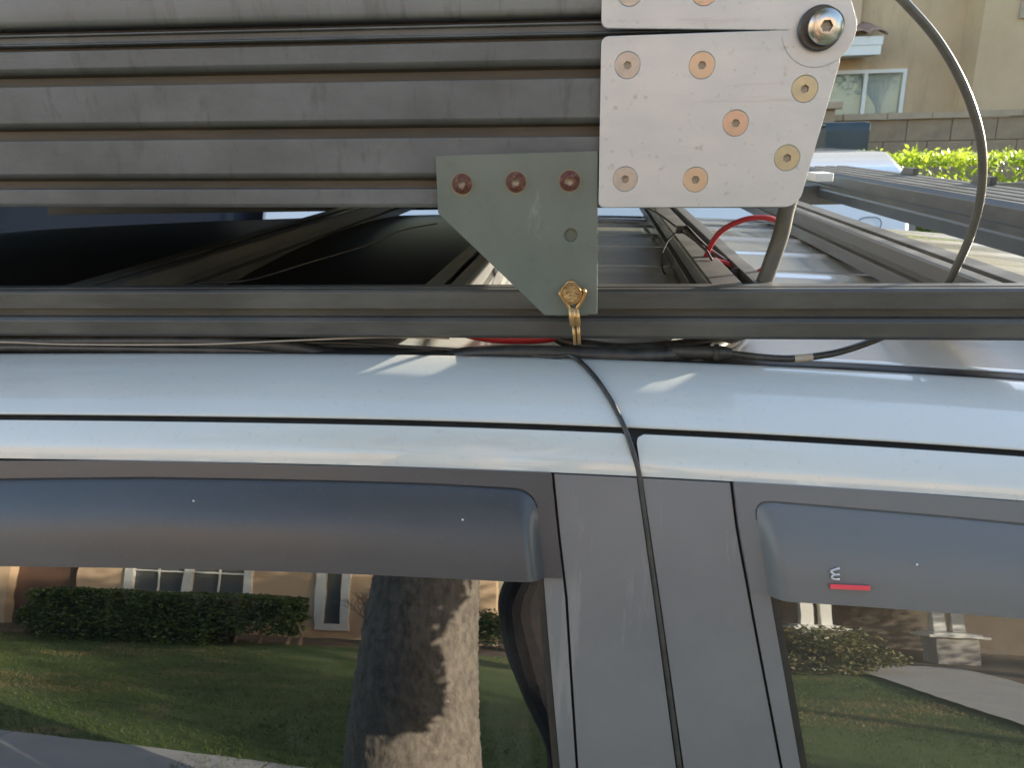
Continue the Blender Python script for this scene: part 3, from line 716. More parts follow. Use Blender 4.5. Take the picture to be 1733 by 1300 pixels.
cable('looped_cable', 'long dark cable arcing from the top edge down behind the rail at right', [(1420, -110, .66), (1475, -50, .655), (1532, 4, .65), (1590, 72, .65), (1635, 155, .65), (1660, 240, .65), (1661, 320, .652), (1645, 390, .655), (1622, 445, .66), (1598, 487, .668), (1560, 530, .68)], .0033, M['cableloop'], 'cable', seg=14)
cable('thin_wire', 'thin loose wire on the shaded roof left of the steel bracket', [(330, 478, .72), (420, 474, .74), (520, 445, .80), (620, 415, .88), (680, 390, .95), (740, 378, 1.0)], .0010, M['cable'], 'wire', seg=6)
zt = thing('zip_tie', 'black zip tie knotted over the third crossbar with loose tails', 'zip tie', P_(1150, 388, .86))
cable('tail', '', [(1090, 350, .99), (1115, 362, .93), (1150, 388, .86), (1190, 418, .775), (1205, 440, .745)], .0013, M['cable'], parent=zt, seg=6)
cable('loop', '', [(1150, 388, .86), (1130, 408, .85), (1119, 435, .84), (1122, 458, .84), (1127, 464, .84)], .0011, M['cable'], parent=zt, seg=6)
b = MB(); q = P_(1152, 388, .857); b.box((q[0] - .005, q[1] - .005, q[2] - .004), (q[0] + .005, q[1] + .005, q[2] + .004)); b.build('knot', M['cable'], zt)

# ------------------------------------------------------------------ ground
def struct(o): o['kind'] = 'structure'; return o
b = MB(); b.box((-60, -60, -.5), (60, 60, -.012)); struct(b.build('ground', M['soil']))
b = MB(); b.box((-60, .02, -.3), (60, 6.6, 0)); struct(b.build('road', M['asphalt']))
b = MB(); b.box((-60, -.14, -.3), (60, .018, .13)); o = struct(b.build('kerb', M['concrete'])); bevel(o, .02, 3)
b = MB(); b.box((-60, -1.71, -.3), (60, -.142, .125)); struct(b.build('parkway', M['grass']))
b = MB()
k = -30.
def sy(x): return min(-2.25, -2.47 + .173 * (x + 1.3))
xsw = np.arange(-30, 30.1, 1.5)
for i in range(len(xsw) - 1):
    a, c = xsw[i] + .006, xsw[i + 1] - .006
    v = [(a, -1.72, .0), (c, -1.72, .0), (c, sy(c), .0), (a, sy(a), .0), (a, -1.72, .14), (c, -1.72, .14), (c, sy(c), .14), (a, sy(a), .14)]
    b.add(v, [(0, 3, 2, 1), (4, 5, 6, 7), (0, 1, 5, 4), (1, 2, 6, 5), (2, 3, 7, 6), (3, 0, 4, 7)])
struct(b.build('sidewalk', M['concrete']))
LY = -8.0
b = MB()
xs2 = np.linspace(-30, 30, 61); ysl = np.linspace(0, 1, 16)
V = [(x, sy(x) - .012 + (LY - sy(x)) * t, .13 + .05 * math.sin(x * .9 + t * 4) * t) for t in ysl for x in xs2]
b.add(V, [(i * 61 + j, i * 61 + j + 1, (i + 1) * 61 + j + 1, (i + 1) * 61 + j) for i in range(15) for j in range(60)])
o = struct(b.build('lawn', M['grass'], None, True)); fixn(o)
if o.data.polygons[0].normal.z < 0: o.data.flip_normals()
b = MB(); b.add([(3.25, -3.0, .145), (4.6, -3.0, .145), (4.9, -9.6, .20), (3.2, -9.6, .20)], [(0, 3, 2, 1)]); o = struct(b.build('front_path', M['concrete'])); fixn(o)
if o.data.polygons[0].normal.z < 0: o.data.flip_normals()
b = MB(); b.box((-60, -30, -.3), (60, LY, .10)); struct(b.build('garden_bed', M['soil']))
b = MB(); b.box((-60, 6.6, -.3), (60, 40, .12)); struct(b.build('far_yard', M['soil']))
# grass blades over the lawn
rg = np.random.default_rng(3); NB = 110000
gx = rg.uniform(-9, 8, NB); gy = np.array([sy(q) for q in gx]) - .03 - 5.4 * rg.random(NB) ** 1.25; gx = np.where((gx > 3.1) & (gx < 5.0), gx - 5, gx)
h = rg.uniform(.02, .055, NB); a = rg.uniform(0, 6.28, NB); le_ = rg.normal(0, .025, (NB, 2)); wd = .0035
base = np.stack([gx, gy, np.full(NB, .12)], 1); dx = np.stack([np.cos(a) * wd, np.sin(a) * wd, np.zeros(NB)], 1)
V = np.concatenate([base - dx, base + dx, base + np.stack([le_[:, 0], le_[:, 1], h], 1)], 1).reshape(-1, 3)
me = bpy.data.meshes.new('lawn_grass'); me.vertices.add(3 * NB); me.vertices.foreach_set('co', V.ravel()); me.loops.add(3 * NB); me.loops.foreach_set('vertex_index', np.arange(3 * NB))
me.polygons.add(NB); me.polygons.foreach_set('loop_start', np.arange(0, 3 * NB, 3)); me.polygons.foreach_set('loop_total', np.full(NB, 3)); me.materials.append(M['blade']); me.update(); me.validate()
o = obj('lawn_grass', me); o['kind'] = 'stuff'

# ------------------------------------------------------------------ foliage helper
def leaves(name, pts, size, m, parent=None, seed=1, sun_up=.3, kind=None):
    r = np.random.default_rng(seed); n = len(pts); pts = np.asarray(pts, float)
    N = r.normal(size=(n, 3)); N[:, 2] += sun_up; N /= np.linalg.norm(N, axis=1)[:, None]
    T = np.cross(N, r.normal(size=(n, 3))); T /= np.linalg.norm(T, axis=1)[:, None]; B = np.cross(N, T)
    s = size * r.uniform(.6, 1.3, n)[:, None]
    q = [pts - T * s, pts + B * s * .45 + N * s * .12, pts + T * s, pts - B * s * .45 + N * s * .12]
    V = np.stack(q, 1).reshape(-1, 3)
    me = bpy.data.meshes.new(name); me.vertices.add(4 * n); me.vertices.foreach_set('co', V.ravel()); me.loops.add(4 * n); me.loops.foreach_set('vertex_index', np.arange(4 * n))
    me.polygons.add(n); me.polygons.foreach_set('loop_start', np.arange(0, 4 * n, 4)); me.polygons.foreach_set('loop_total', np.full(n, 4)); me.materials.append(m); me.update(); me.validate()
    o = obj(name, me, parent)
    return o
def boxcloud(a, b, n, seed, rough=.12, shell=.7):
    r = np.random.default_rng(seed); a, b = np.array(a), np.array(b); u = r.random((n, 3))
    k = r.random(n) < shell; ax = r.integers(0, 3, n); sd = (r.random(n) < .5).astype(float)
    for i in range(n):
        if k[i]: u[i, ax[i]] = 1. if ax[i] == 2 else sd[i]
    P = a + u * (b - a)
    w = np.array([noise.noise(Vector(p) * 2.2) for p in P]); w2 = np.array([noise.noise(Vector(p) * 6 + Vector((9, 3, 1))) for p in P])
    c = (a + b) / 2; P += (P - c) * (rough * w + rough * .5 * w2)[:, None]
    P += r.normal(0, .012, P.shape); return P
def blob(c, rad, n, seed, bumps=9):
    r = np.random.default_rng(seed); out = []
    cs = r.normal(size=(bumps, 3)); cs /= np.linalg.norm(cs, axis=1)[:, None]; cs *= r.uniform(.3, .75, (bumps, 1))
    rs = r.uniform(.28, .5, bumps)
    for i in range(n):
        k = r.integers(bumps); d = r.normal(size=3); d /= np.linalg.norm(d); out.append(cs[k] + d * rs[k] * r.random() ** .35)
    return np.array(c) + np.array(out) * np.array(rad)

# ------------------------------------------------------------------ far side: van, hedge, block wall, house, tarp
van = thing('parked_van', 'white van parked beyond the car, seen between the rear bars', 'van', (0, 4.4, 0))
VR = ax(1546, 375, 3.6)
b = MB()
sec = [(3.55, .35), (3.50, .9), (3.52, 1.05), (3.62, 1.56), (3.72, 1.72), (3.95, 1.79), (4.85, 1.79), (5.08, 1.72), (5.18, 1.56), (5.28, 1.05), (5.30, .9), (5.25, .35)]
b.prism(sec, -1.62, VR, 'x'); o = fixn(b.build('body', M['vanwhite'], van)); bevel(o, .05, 4)
b = MB(); b.tube([(ax(1471, 378, 3.59) + .05 * math.cos(t) * (abs(math.cos(t)) ** -.4 if abs(math.cos(t)) > .05 else 1), 3.590 - .004, az(1471, 379, 3.59) + .03 * math.sin(t)) for t in np.linspace(0, 6.28, 25)], .003, 6); b.build('fuel_flap', M['vangrey'], van)
b = MB(); b.box((VR + .001, 3.66, 1.35), (VR + .035, 3.74, 1.70)); b.build('rear_trim', M['vangrey'], van)
for x0, x1 in ((-1.3, -.5), (-.4, .2), (.35, 1.0)):
    b = MB(); b.add([(x0, 3.535, 1.10), (x1, 3.535, 1.10), (x1, 3.607, 1.52), (x0, 3.607, 1.52)], [(0, 1, 2, 3)]); 
    if x0 < .3: b.build('window', M['roofglass'], van)
for x in (-1.1, .75):
    for y in (3.55, 5.05):
        b = MB(); b.lathe([(0, 0), (.2, .01), (.22, .03), (.33, .02), (.34, -.05), (.34, -.16), (0, -.18)], (x, y, .34), 'y', 24); autosmooth(b.build('wheel', M['darkobj'], van))
dk = thing('parked_van', 'dark navy van parked beyond the far side, behind the black roof glass', 'van', (-4, 4.4, 0))
b = MB(); b.prism([(3.5, .3), (3.45, .9), (3.47, 1.1), (3.58, 2.1), (3.75, 2.3), (4.9, 2.3), (5.1, 2.1), (5.26, 1.1), (5.3, .9), (5.25, .3)], -6.4, -1.72, 'x'); o = fixn(b.build('body', M['navy'], dk)); bevel(o, .06, 4)
for xa, xb_ in ((-5.9, -4.3), (-4.1, -2.2)):
    b = MB(); b.box((xa, 3.46, 1.3), (-4.8 if xa < -5 else -3.0, 3.56, 1.85)); b.build('window', M['roofglass'], dk)
for x in (-5.4, -2.7):
    b = MB(); b.lathe([(0, 0), (.2, .01), (.22, .03), (.33, .02), (.34, -.05), (.34, -.16), (0, -.18)], (x, 3.47, .34), 'y', 24); autosmooth(b.build('wheel', M['darkobj'], dk))
HX = ax(1503, 265, 4.55)
hedge = thing('sunlit_hedge', 'bright yellow green hedge glowing in sun before the block wall', 'hedge', (4, 4.9, .1))
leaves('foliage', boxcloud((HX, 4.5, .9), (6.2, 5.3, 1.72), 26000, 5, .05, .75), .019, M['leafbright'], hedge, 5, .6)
# upright shoots along the top
r = np.random.default_rng(8); sh = []
for i in range(420):
    x = r.uniform(HX, 6.0); y = r.uniform(4.5, 5.2); hh = r.uniform(.02, .10) * (1 + .6 * noise.noise(Vector((x * 2, 0, 0))))
    for k in range(12):
        t = k / 12; a = r.uniform(0, 6.28); sh.append((x + .02 * math.cos(a), y + .02 * math.sin(a), 1.69 + hh * t))
leaves('shoots', sh, .017, M['leafbright'], hedge, 9, .8)
b = MB()
for x in np.arange(2.2, 6.2, .4): b.tube([(x, 4.9, .1), (x + .03, 4.9, .7), (x - .02, 4.92, 1.3)], [.025, .02, .012], 6)
b.build('stems', M['twig'], hedge)
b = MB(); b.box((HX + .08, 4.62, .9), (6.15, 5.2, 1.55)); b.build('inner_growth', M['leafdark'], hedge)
# block wall
WY = 8.0; bw = thing('block_wall', 'grey brown concrete block garden wall with pale cap stones', 'wall', (5, WY, 0))
b = MB(); b.box((1.9, WY + .012, .1), (11.2, WY + .19, 1.965)); b.build('mortar_core', M['mortar'], bw)
bl = MB(); bl.box((0, 0, 0), (.392, .05, .192)); ble = mesh('block', bl.v, bl.f, M['block'])
cp = MB(); cp.box((0, 0, 0), (.392, .26, .055)); cpe = mesh('cap_stone', cp.v, cp.f, M['cap'])
for rw in range(10):
    for k in range(23):
        x = 1.9 + k * .4 - (.2 if rw % 2 else 0)
        if x < 1.85: continue
        obj('block', ble, bw, loc=(x + .004, WY + rnd.uniform(-.006, .004), -.035 + rw * .2 + .004))
for k in range(23):
    obj('cap_stone', cpe, bw, loc=(1.9 + k * .4 + .004, WY - .035 + rnd.uniform(-.004, .004), 1.968 + rnd.uniform(-.004, .006)), rot=(0, 0, rnd.uniform(-.01, .01)))
PX0 = ax(1419, 180, 7.6) - .38
wp = thing('wall_pillar', 'short brown block pillar at the left end of the garden wall', 'pillar', (2.2, 7.75, 0))
b = MB(); b.box((PX0, 7.6, .1), (PX0 + .36, 7.93, 2.06)); bevel(b.build('shaft', M['block'], wp), .01)
b = MB(); b.box((PX0 - .05, 7.55, 2.062), (PX0 + .41, 7.935, 2.13)); bevel(b.build('cap', M['cap'], wp), .012)
tp = thing('covered_bin', 'tall bin draped in a dark blue tarp before the block wall', 'tarp', (2.0, 6.6, 0))
nx_, nz_ = 26, 26; V = []
x0, x1, ztop = ax(1395, 240, 6.2), ax(1470, 240, 6.2), az(1430, 208, 6.2)
for i in range(nz_ + 6):
    for j in range(nx_):
        t = j / (nx_ - 1); x = x0 + (x1 - x0) * t
        if i < nz_:
            z = .35 + (ztop - .35) * i / (nz_ - 1); y = 6.2 - .05 * (1 - i / nz_) * math.sin(x * 22 + z * 3) - .03 * noise.noise(Vector((x * 5, z * 2, 0))) - (.04 if z < 1.55 else 0)
        else:
            z = ztop + .01; y = 6.2 + .8 * (i - nz_ + 1) / 6
        V.append((x, y, z))
f = [(i * nx_ + j, i * nx_ + j + 1, (i + 1) * nx_ + j + 1, (i + 1) * nx_ + j) for i in range(nz_ + 5) for j in range(nx_ - 1)]
o = obj('tarp', mesh('tarp', V, f, M['tarp'], True), tp); s_ = o.modifiers.new('s', 'SOLIDIFY'); s_.thickness = .01
b = MB(); b.box((x0 + .02, 6.24, .12), (x1 - .02, 7.0, ztop - .015)); bevel(b.build('bin', M['darkobj'], tp), .03)
b = MB(); b.prism([(x0 - .1, .12), (x1 + .12, .12), (x1 + .1, 1.58), (x1 + .05, 1.66), (x0 - .05, 1.66)], 5.6, 6.05, 'y'); o = fixn(bevel(b.build('black_bin', M['darkobj']), .03, 3)); tag(o, 'black bin standing in front of the blue tarp near the wall', 'bin')
wb = MB(); q = P_(1391, 275, 1.45); wb.box((q[0] - .016, q[1] - .03, WBT + .0004), (q[0] + .014, q[1] + .03, WBT + .015)); o = bevel(wb.build('white_box', M['white']), .002); tag(o, 'small white box lying on the wide rear crossbar', 'box')

hs = thing('neighbour_house', 'yellow tan stucco house behind the block wall with white slider window', 'house', (5, 13, 0))
HY = 12.
wx1 = ax(1531, 150, 12); wx0 = wx1 - 1.85; wz0, wz1 = 1.62, az(1480, 117, 12)
b = MB()
cornx = ax(1653, 100, HY - .52)
for (xa, xb_, za, zb) in ((-1, wx0, 0, 6), (wx1, cornx, 0, 6), (wx0, wx1, 0, wz0), (wx0, wx1, wz1, 6)): b.box((xa, HY, za), (xb_, HY + .25, zb))
b.box((cornx, HY - .52, 0), (9.6, HY + .25, 6)); b.build('wall', M['stucco'], hs)
fr = MB(); ft = .05
fr.box((wx0, HY - .02, wz0), (wx1, HY + .05, wz0 + ft)); fr.box((wx0, HY - .02, wz1 - ft), (wx1, HY + .05, wz1)); mx_ = ax(1463, 150, 12) - .025
for x in (wx0, wx1 - ft, mx_): fr.box((x, HY - .021, wz0 + ft), (x + ft, HY + .05, wz1 - ft))
win = fr.build('window', M['white'], hs)
for xa, xb_ in ((wx0 + ft, mx_), (mx_ + ft, wx1 - ft)):
    b = MB(); b.box((xa, HY + .012, wz0 + ft), (xb_, HY + .020, wz1 - ft)); b.build('pane', M['pane'], win)
M['pane2'] = mat('window_pane_clear', (.9, .95, .93), .02, 0, ior=1.5)
M['pane2'].node_tree.nodes['Principled BSDF'].inputs['Transmission Weight'].default_value = 1
for c in win.children: c.data.materials[0] = M['pane2']
b = MB()
for z in np.arange(wz0 + .06, wz1 - .05, .042):
    b.add([(wx0 + .05, HY + .06, z), (wx1 - .05, HY + .06, z), (wx1 - .05, HY + .075, z + .044), (wx0 + .05, HY + .075, z + .044)], [(0, 1, 2, 3)])
b.build('blind_slats', M['blind'], win)['kind'] = 'stuff'
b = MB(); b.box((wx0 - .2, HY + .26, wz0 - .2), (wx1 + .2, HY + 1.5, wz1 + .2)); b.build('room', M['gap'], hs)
# porch roof stub: fascia, soffit and barrel tiles
rx1 = ax(1492, 75, HY - .62); rx0 = rx1 - 2.; EZ = az(1470, 92, HY - .62) - 2.98
b = MB(); b.box((rx0, HY - .62, EZ + 2.98), (rx1, HY - .58, EZ + 3.20)); b.box((rx0, HY - .57, EZ + 2.985), (rx1 - .004, HY - .003, EZ + 3.02)); b.box((rx1 - .03, HY - .578, EZ + 3.022), (rx1 + .006, HY - .003, EZ + 3.19)); fas = b.build('fascia', M['white'], hs)
b = MB(); b.box((rx0, HY - .631, EZ + 3.10), (rx1 + .012, HY - .621, EZ + 3.205)); b.build('fascia_trim', M['white'], hs)
til = MB()
til.lathe([(.105, 0), (.105, .02), (.09, .02), (.09, 0)], (0, 0, 0), 'y', 16)
for i in range(9):
    xx = rx1 - .075 - i * .22; b = MB()
    v, f = [], []
    for j in range(4):
        for k in range(9):
            a = math.pi * k / 8; v.append((xx + .11 * math.cos(a), HY - .68 + j * .22, EZ + 3.205 + .06 * math.sin(a) + j * .055))
    f = [(j * 9 + k, j * 9 + k + 1, (j + 1) * 9 + k + 1, (j + 1) * 9 + k) for j in range(3) for k in range(8)]
    o = obj('roof_tile', mesh('roof_tile', v, f, M['tile'], True), hs); s_ = o.modifiers.new('s', 'SOLIDIFY'); s_.thickness = .018
b = MB(); dsx = ax(1446, 30, HY); b.box((dsx - .07, HY - .08, 3.3 + EZ), (dsx + .06, HY - .004, 6)); b.build('wall_corner_strip', M['stuccopink'], hs)  # added slim box standing in for a shaded wall corner
UX, UZ = ax(1727, 20, HY - .56), az(1727, 30, HY - .56)
b = MB(); b.box((UX, HY - .56, UZ), (UX + 1.9, HY - .525, UZ + 1.5)); b.build('window_trim', M['cap'], hs)
b = MB(); b.box((UX + .12, HY - .575, UZ + .12), (UX + 1.78, HY - .5605, UZ + 1.38)); b.build('upper_pane', M['pane'], hs)
b = MB(); b.prism([(-1.3, 6.0), (9.9, 6.0), (4.3, 7.6)], HY - .9, HY + 8, 'y'); b.build('roof', M['tile'], hs)

for k, (hx, hy) in enumerate(((15.5, 14.5), (30, 18))):    # houses farther along the street
    nh = thing('street_house', ('pale house with hipped tile roof farther right along the road', 'second pale house at the right end of the road')[k], 'house', (hx + 5, hy + 4, 0))
    b = MB(); b.box((hx, hy, 0), (hx + 11, hy + 8, 5.0)); b.build('wall', M['stucco'], nh)
    b = MB(); b.add([(hx - .5, hy - .5, 5.0), (hx + 11.5, hy - .5, 5.0), (hx + 11.5, hy + 8.5, 5.0), (hx - .5, hy + 8.5, 5.0), (hx + 4, hy + 4, 6.4), (hx + 7, hy + 4, 6.4)], [(0, 1, 5, 4), (1, 2, 5), (2, 3, 4, 5), (3, 0, 4), (3, 2, 1, 0)]); b.build('roof', M['tile'], nh)
    for wx in (1.5, 5, 8.3):
        b = MB(); b.box((hx + wx, hy - .04, 3.1), (hx + wx + 1.3, hy - .002, 4.3)); w_o = b.build('window', M['white'], nh)
        b = MB(); b.box((hx + wx + .08, hy - .05, 3.18), (hx + wx + 1.22, hy - .041, 4.22)); b.build('pane', M['pane'], w_o)
# ------------------------------------------------------------------ behind the camera: the house, garden and street tree that the windows mirror
h2 = thing('peach_house', 'peach stucco house across the lawn mirrored in the front car window', 'house', (-5, -10, 0))
GY = -9.5
b = MB()
wins = [(-6.55, -4.72, .95, 2.35), (-3.72, -3.30, .35, 2.35)]
b.box((-14, GY - .3, 0), (-8.4, GY, 6)); b.box((-8.4, GY - .3, 2.6), (-7.35, GY, 6)); b.box((-7.35, GY - .3, 0), (-6.55, GY, 6))
b.box((-6.55, GY - .3, 0), (-4.72, GY, .95)); b.box((-6.55, GY - .3, 2.35), (-4.72, GY, 6)); b.box((-4.72, GY - .3, 0), (-3.72, GY, 6))
b.box((-3.72, GY - .3, 0), (-3.30, GY, .35)); b.box((-3.72, GY - .3, 2.35), (-3.30, GY, 6)); b.box((-3.30, GY - .3, 0), (-1.2, GY, 6)); b.box((-1.2, GY - 5.0, 0), (9, GY - 4.6, 6)); b.box((-1.2, GY - 4.59, 2.85), (9, GY - 2.11, 3.0))
b.build('wall', M['stuccopink'], h2)
b = MB(); b.box((-1.0, GY - 4.597, .1), (8.9, GY - 4.54, 2.84)); b.build('porch_wall', M['porchwall'], h2)
for (xa, xb_, za, zb) in wins:
    b = MB(); t = .09
    b.box((xa - .03, GY - .02, za - .06), (xb_ + .03, GY + .05, za + t)); b.box((xa - .03, GY - .02, zb - t), (xb_ + .03, GY + .05, zb + .04))
    b.box((xa - .03, GY - .021, za + t), (xa + t, GY + .06, zb - t)); b.box((xb_ - t, GY - .021, za + t), (xb_ + .03, GY + .06, zb - t))
    if xb_ - xa > 1:
        m_ = (xa + xb_) / 2; b.box((m_ - .06, GY - .022, za + t), (m_ + .06, GY + .055, zb - t))
        b.box((xa + t, GY - .01, 1.53), (m_ - .06, GY + .03, 1.57)); b.box((m_ + .06, GY - .01, 1.53), (xb_ - t, GY + .03, 1.57))
        for q in ((xa + m_) / 2, (xb_ + m_) / 2): b.box((q - .012, GY - .008, za + t), (q + .012, GY + .018, 1.53)); b.box((q - .012, GY - .008, 1.57), (q + .012, GY + .018, zb - t))
    w2 = b.build('window', M['white'], h2)
    b = MB(); b.box((xa, GY - .06, za), (xb_, GY - .03, zb)); b.build('pane', M['pane'], w2)
b = MB(); b.box((-8.4, GY - .22, .1), (-7.35, GY - .15, 2.6)); dr = b.build('door', M['doorbrown'], h2)
b = MB(); b.box((-8.75, GY + .9, .1), (-8.5, GY + 1.15, 2.9)); b.build('porch_post', M['white'], h2)
b = MB(); b.box((-14, GY - .1, 2.9), (-.5, GY + .7, 3.05)); b.build('eave', M['white'], h2)
b = MB(); b.prism([(GY + .75, 3.06), (GY - 4, 5.4), (GY - 8, 3.06)], -14.3, -.4, 'x'); b.build('roof', M['tile'], h2)
for (xa, lab) in ((3.25, 'nearer the trunk'), (5.2, 'beyond the path')):
    pc_ = MB(); pc_.box((xa, GY - 1.9, .1), (xa + .62, GY - 1.4, .78)); pp = bevel(pc_.build('porch_pedestal', M['concrete'], h2), .01)
    b = MB(); b.box((xa - .12, GY - 2.0, .782), (xa + .74, GY - 1.3, .85)); b.box((xa - .04, GY - 1.95, .8505), (xa + .66, GY - 1.35, .90)); b.build('pedestal_cap', M['white'], pp)
    for q in (.08, .36):
        b = MB(); b.box((xa + q, GY - 1.78, .90), (xa + q + .17, GY - 1.6, 2.8)); b.build('column', M['white'], pp)
b = MB(); b.box((2.6, GY - 2.1, 2.8), (8.5, GY - 1.2, 3.1)); b.build('porch_beam', M['white'], h2)
b = MB(); b.box((4.15, GY - 4.539, .15), (5.05, GY - 4.50, 2.3)); b.build('porch_door', M['doorbrown'], h2)
fh = thing('clipped_hedge', 'long clipped dark green hedge below the peach house window', 'hedge', (-5, -8.4, .1))
leaves('foliage', boxcloud((-6.55, -8.5, .40), (-3.45, -7.5, 1.08), 24000, 21, .13, .7), .034, M['leafdark'], fh, 21, .4)
leaves('lower_foliage', boxcloud((-6.45, -8.4, .12), (-4.35, -7.5, .6), 9000, 22, .13, .6), .034, M['leafdark'], fh, 22, .4)
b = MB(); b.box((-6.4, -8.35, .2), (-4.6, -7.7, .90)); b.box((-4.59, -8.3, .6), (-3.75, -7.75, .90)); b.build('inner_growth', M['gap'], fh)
b = MB()
for x in (-4.2, -3.9, -3.55, -3.4): b.tube([(x, -8.0, .1), (x + .05, -7.95, .35), (x + .02 * rnd.uniform(-3, 3), -8.0, .65)], [.03, .022, .015], 6)
b.build('stems', M['twig'], fh)
sb = thing('bare_shrub', 'leafless branching shrub against the peach wall right of the hedge', 'shrub', (-2.75, -8.9, .1))
b = MB()
def branch(p, d, l, r_, dep):
    q = p + d * l; b.tube([p, p.lerp(q, .5) + Vector((rnd.uniform(-1, 1), rnd.uniform(-1, 1), 0)) * l * .06, q], [r_, r_ * .85, r_ * .7], 5, caps=False)
    if dep:
        for _ in range(rnd.choice((2, 3))):
            nd = (d + Vector((rnd.uniform(-.7, .7), rnd.uniform(-.4, .4), rnd.uniform(-.1, .5)))).normalized(); branch(q, nd, l * rnd.uniform(.6, .85), r_ * .65, dep - 1)
for k in range(3): branch(Vector((-2.75 + .05 * k, -8.9, .1)), Vector((rnd.uniform(-.4, .4), 0, 1)).normalized(), .38, .022, 5)
b.build('branches', M['twig'], sb)
h3 = thing('garden_bush', 'dark rounded bush beside the tree trunk, mirrored in the window', 'bush', (-.6, -9.2, .1))
leaves('foliage', blob((-.75, -8.9, .55), (1.1, .5, .62), 4200, 31), .034, M['leafdark'], h3, 31)
h4 = thing('garden_bush', 'wide bush with sunlit reddish leaves below the porch pedestal', 'bush', (2.6, -9, .1))
leaves('foliage', blob((2.75, -8.4, .48), (1.35, .6, .56), 9000, 33, 16), .034, M['leafbush'], h4, 33)
h5 = thing('garden_bush', 'brownish bush on the far side of the front path', 'bush', (6.4, -9, .1))
leaves('foliage', blob((6.5, -8.9, .55), (1.1, .6, .62), 5200, 35, 14), .034, M['leafbush'], h5, 35)

# street tree with real bark relief
def tree(name, label, x, y, rad, hgt, crown_c, crown_r, nleaf, seed, fine=False, lean=(0, 0)):
    t = thing(name, label, 'tree', (x, y, .12)); nu, nv = (110, 260) if fine else (20, 30)
    v = []
    for i in range(nv):
        z = .12 + (hgt - .12) * i / (nv - 1); k = z / hgt; r0 = rad * (1.06 + .75 * math.exp(-z * 4.5) - .20 * min(1, z / 1.7) - .25 * k)
        cx_, cy_ = x + lean[0] * k, y + lean[1] * k
        for j in range(nu):
            a = 2 * math.pi * j / nu; q = Vector((math.cos(a) * rad, math.sin(a) * rad, z * .30))
            d = (.005 if fine else .02) * noise.noise(q * 6) + (.006 * abs(noise.noise(Vector((q.x * 60, q.y * 60, q.z * 40)))) + .006 * noise.noise(q * 140) if fine else 0)
            v.append((cx_ + math.cos(a) * (r0 + d), cy_ + math.sin(a) * (r0 + d), z))
    f = [(i * nu + j, i * nu + (j + 1) % nu, (i + 1) * nu + (j + 1) % nu, (i + 1) * nu + j) for i in range(nv - 1) for j in range(nu)]
    obj('trunk', mesh('trunk', v, f, M['bark'], True), t)
    r = random.Random(seed); b = MB(); top = Vector((x + lean[0], y + lean[1], hgt))
    for k in range(7):
        e = Vector(crown_c) + Vector((r.uniform(-.7, .7) * crown_r[0], r.uniform(-.7, .7) * crown_r[1], r.uniform(-.4, .6) * crown_r[2]))
        b.tube([top - Vector((0, 0, .1)), top.lerp(e, .45) + Vector((0, 0, .2)), e], [rad * .55, rad * .3, .02], 7)
    b.build('limbs', M['bark'], t)
    leaves('crown', blob(crown_c, crown_r, nleaf, seed, 22), .085, M['leaftree'], t, seed)
    if fine:                                          # added leafy twig, out of view, placed only to shade the upper trunk
        b = MB(); b.tube([(x + .05, y + .05, 2.4), (x + .9, y + .6, 2.45), (x + 1.8, y + 1.1, 2.0)], [.03, .02, .008], 7); b.build('added_shade_branch', M['bark'], t)
        leaves('added_shade_leaves', blob((x + 1.78, y + 1.27, 1.85), (.34, .30, .46), 1500, 77, 10), .05, M['leaftree'], t, 77)
    return t
tree('street_tree', 'grey barked street tree on the parkway mirrored in the front window', -.545, -1.25, .222, 2.6, (-.7, -2.0, 4.6), (2.0, 1.8, 1.3), 5500, 41, True, (.10, 0))
tree('street_tree', 'street tree farther right along the parkway', 8.2, -1.0, .16, 2.6, (8.2, -1.2, 4.2), (2.4, 2.2, 1.9), 6000, 42)
tree('garden_tree', 'garden tree standing right of the front path on the lawn', 13.5, -7.0, .16, 2.0, (13.5, -7.0, 3.4), (2.4, 2.3, 1.9), 7000, 43)

tree('street_tree', 'smaller low crowned tree at the far kerb of the road', 14.0, 6.9, .14, 2.4, (14.0, 6.2, 4.3), (1.9, 1.5, 1.5), 5000, 45)
tree('street_tree', 'tall tree on the far side of the road', 16.5, 7.6, .2, 3.6, (16.5, 6.2, 6.6), (2.3, 1.9, 1.7), 7000, 44)
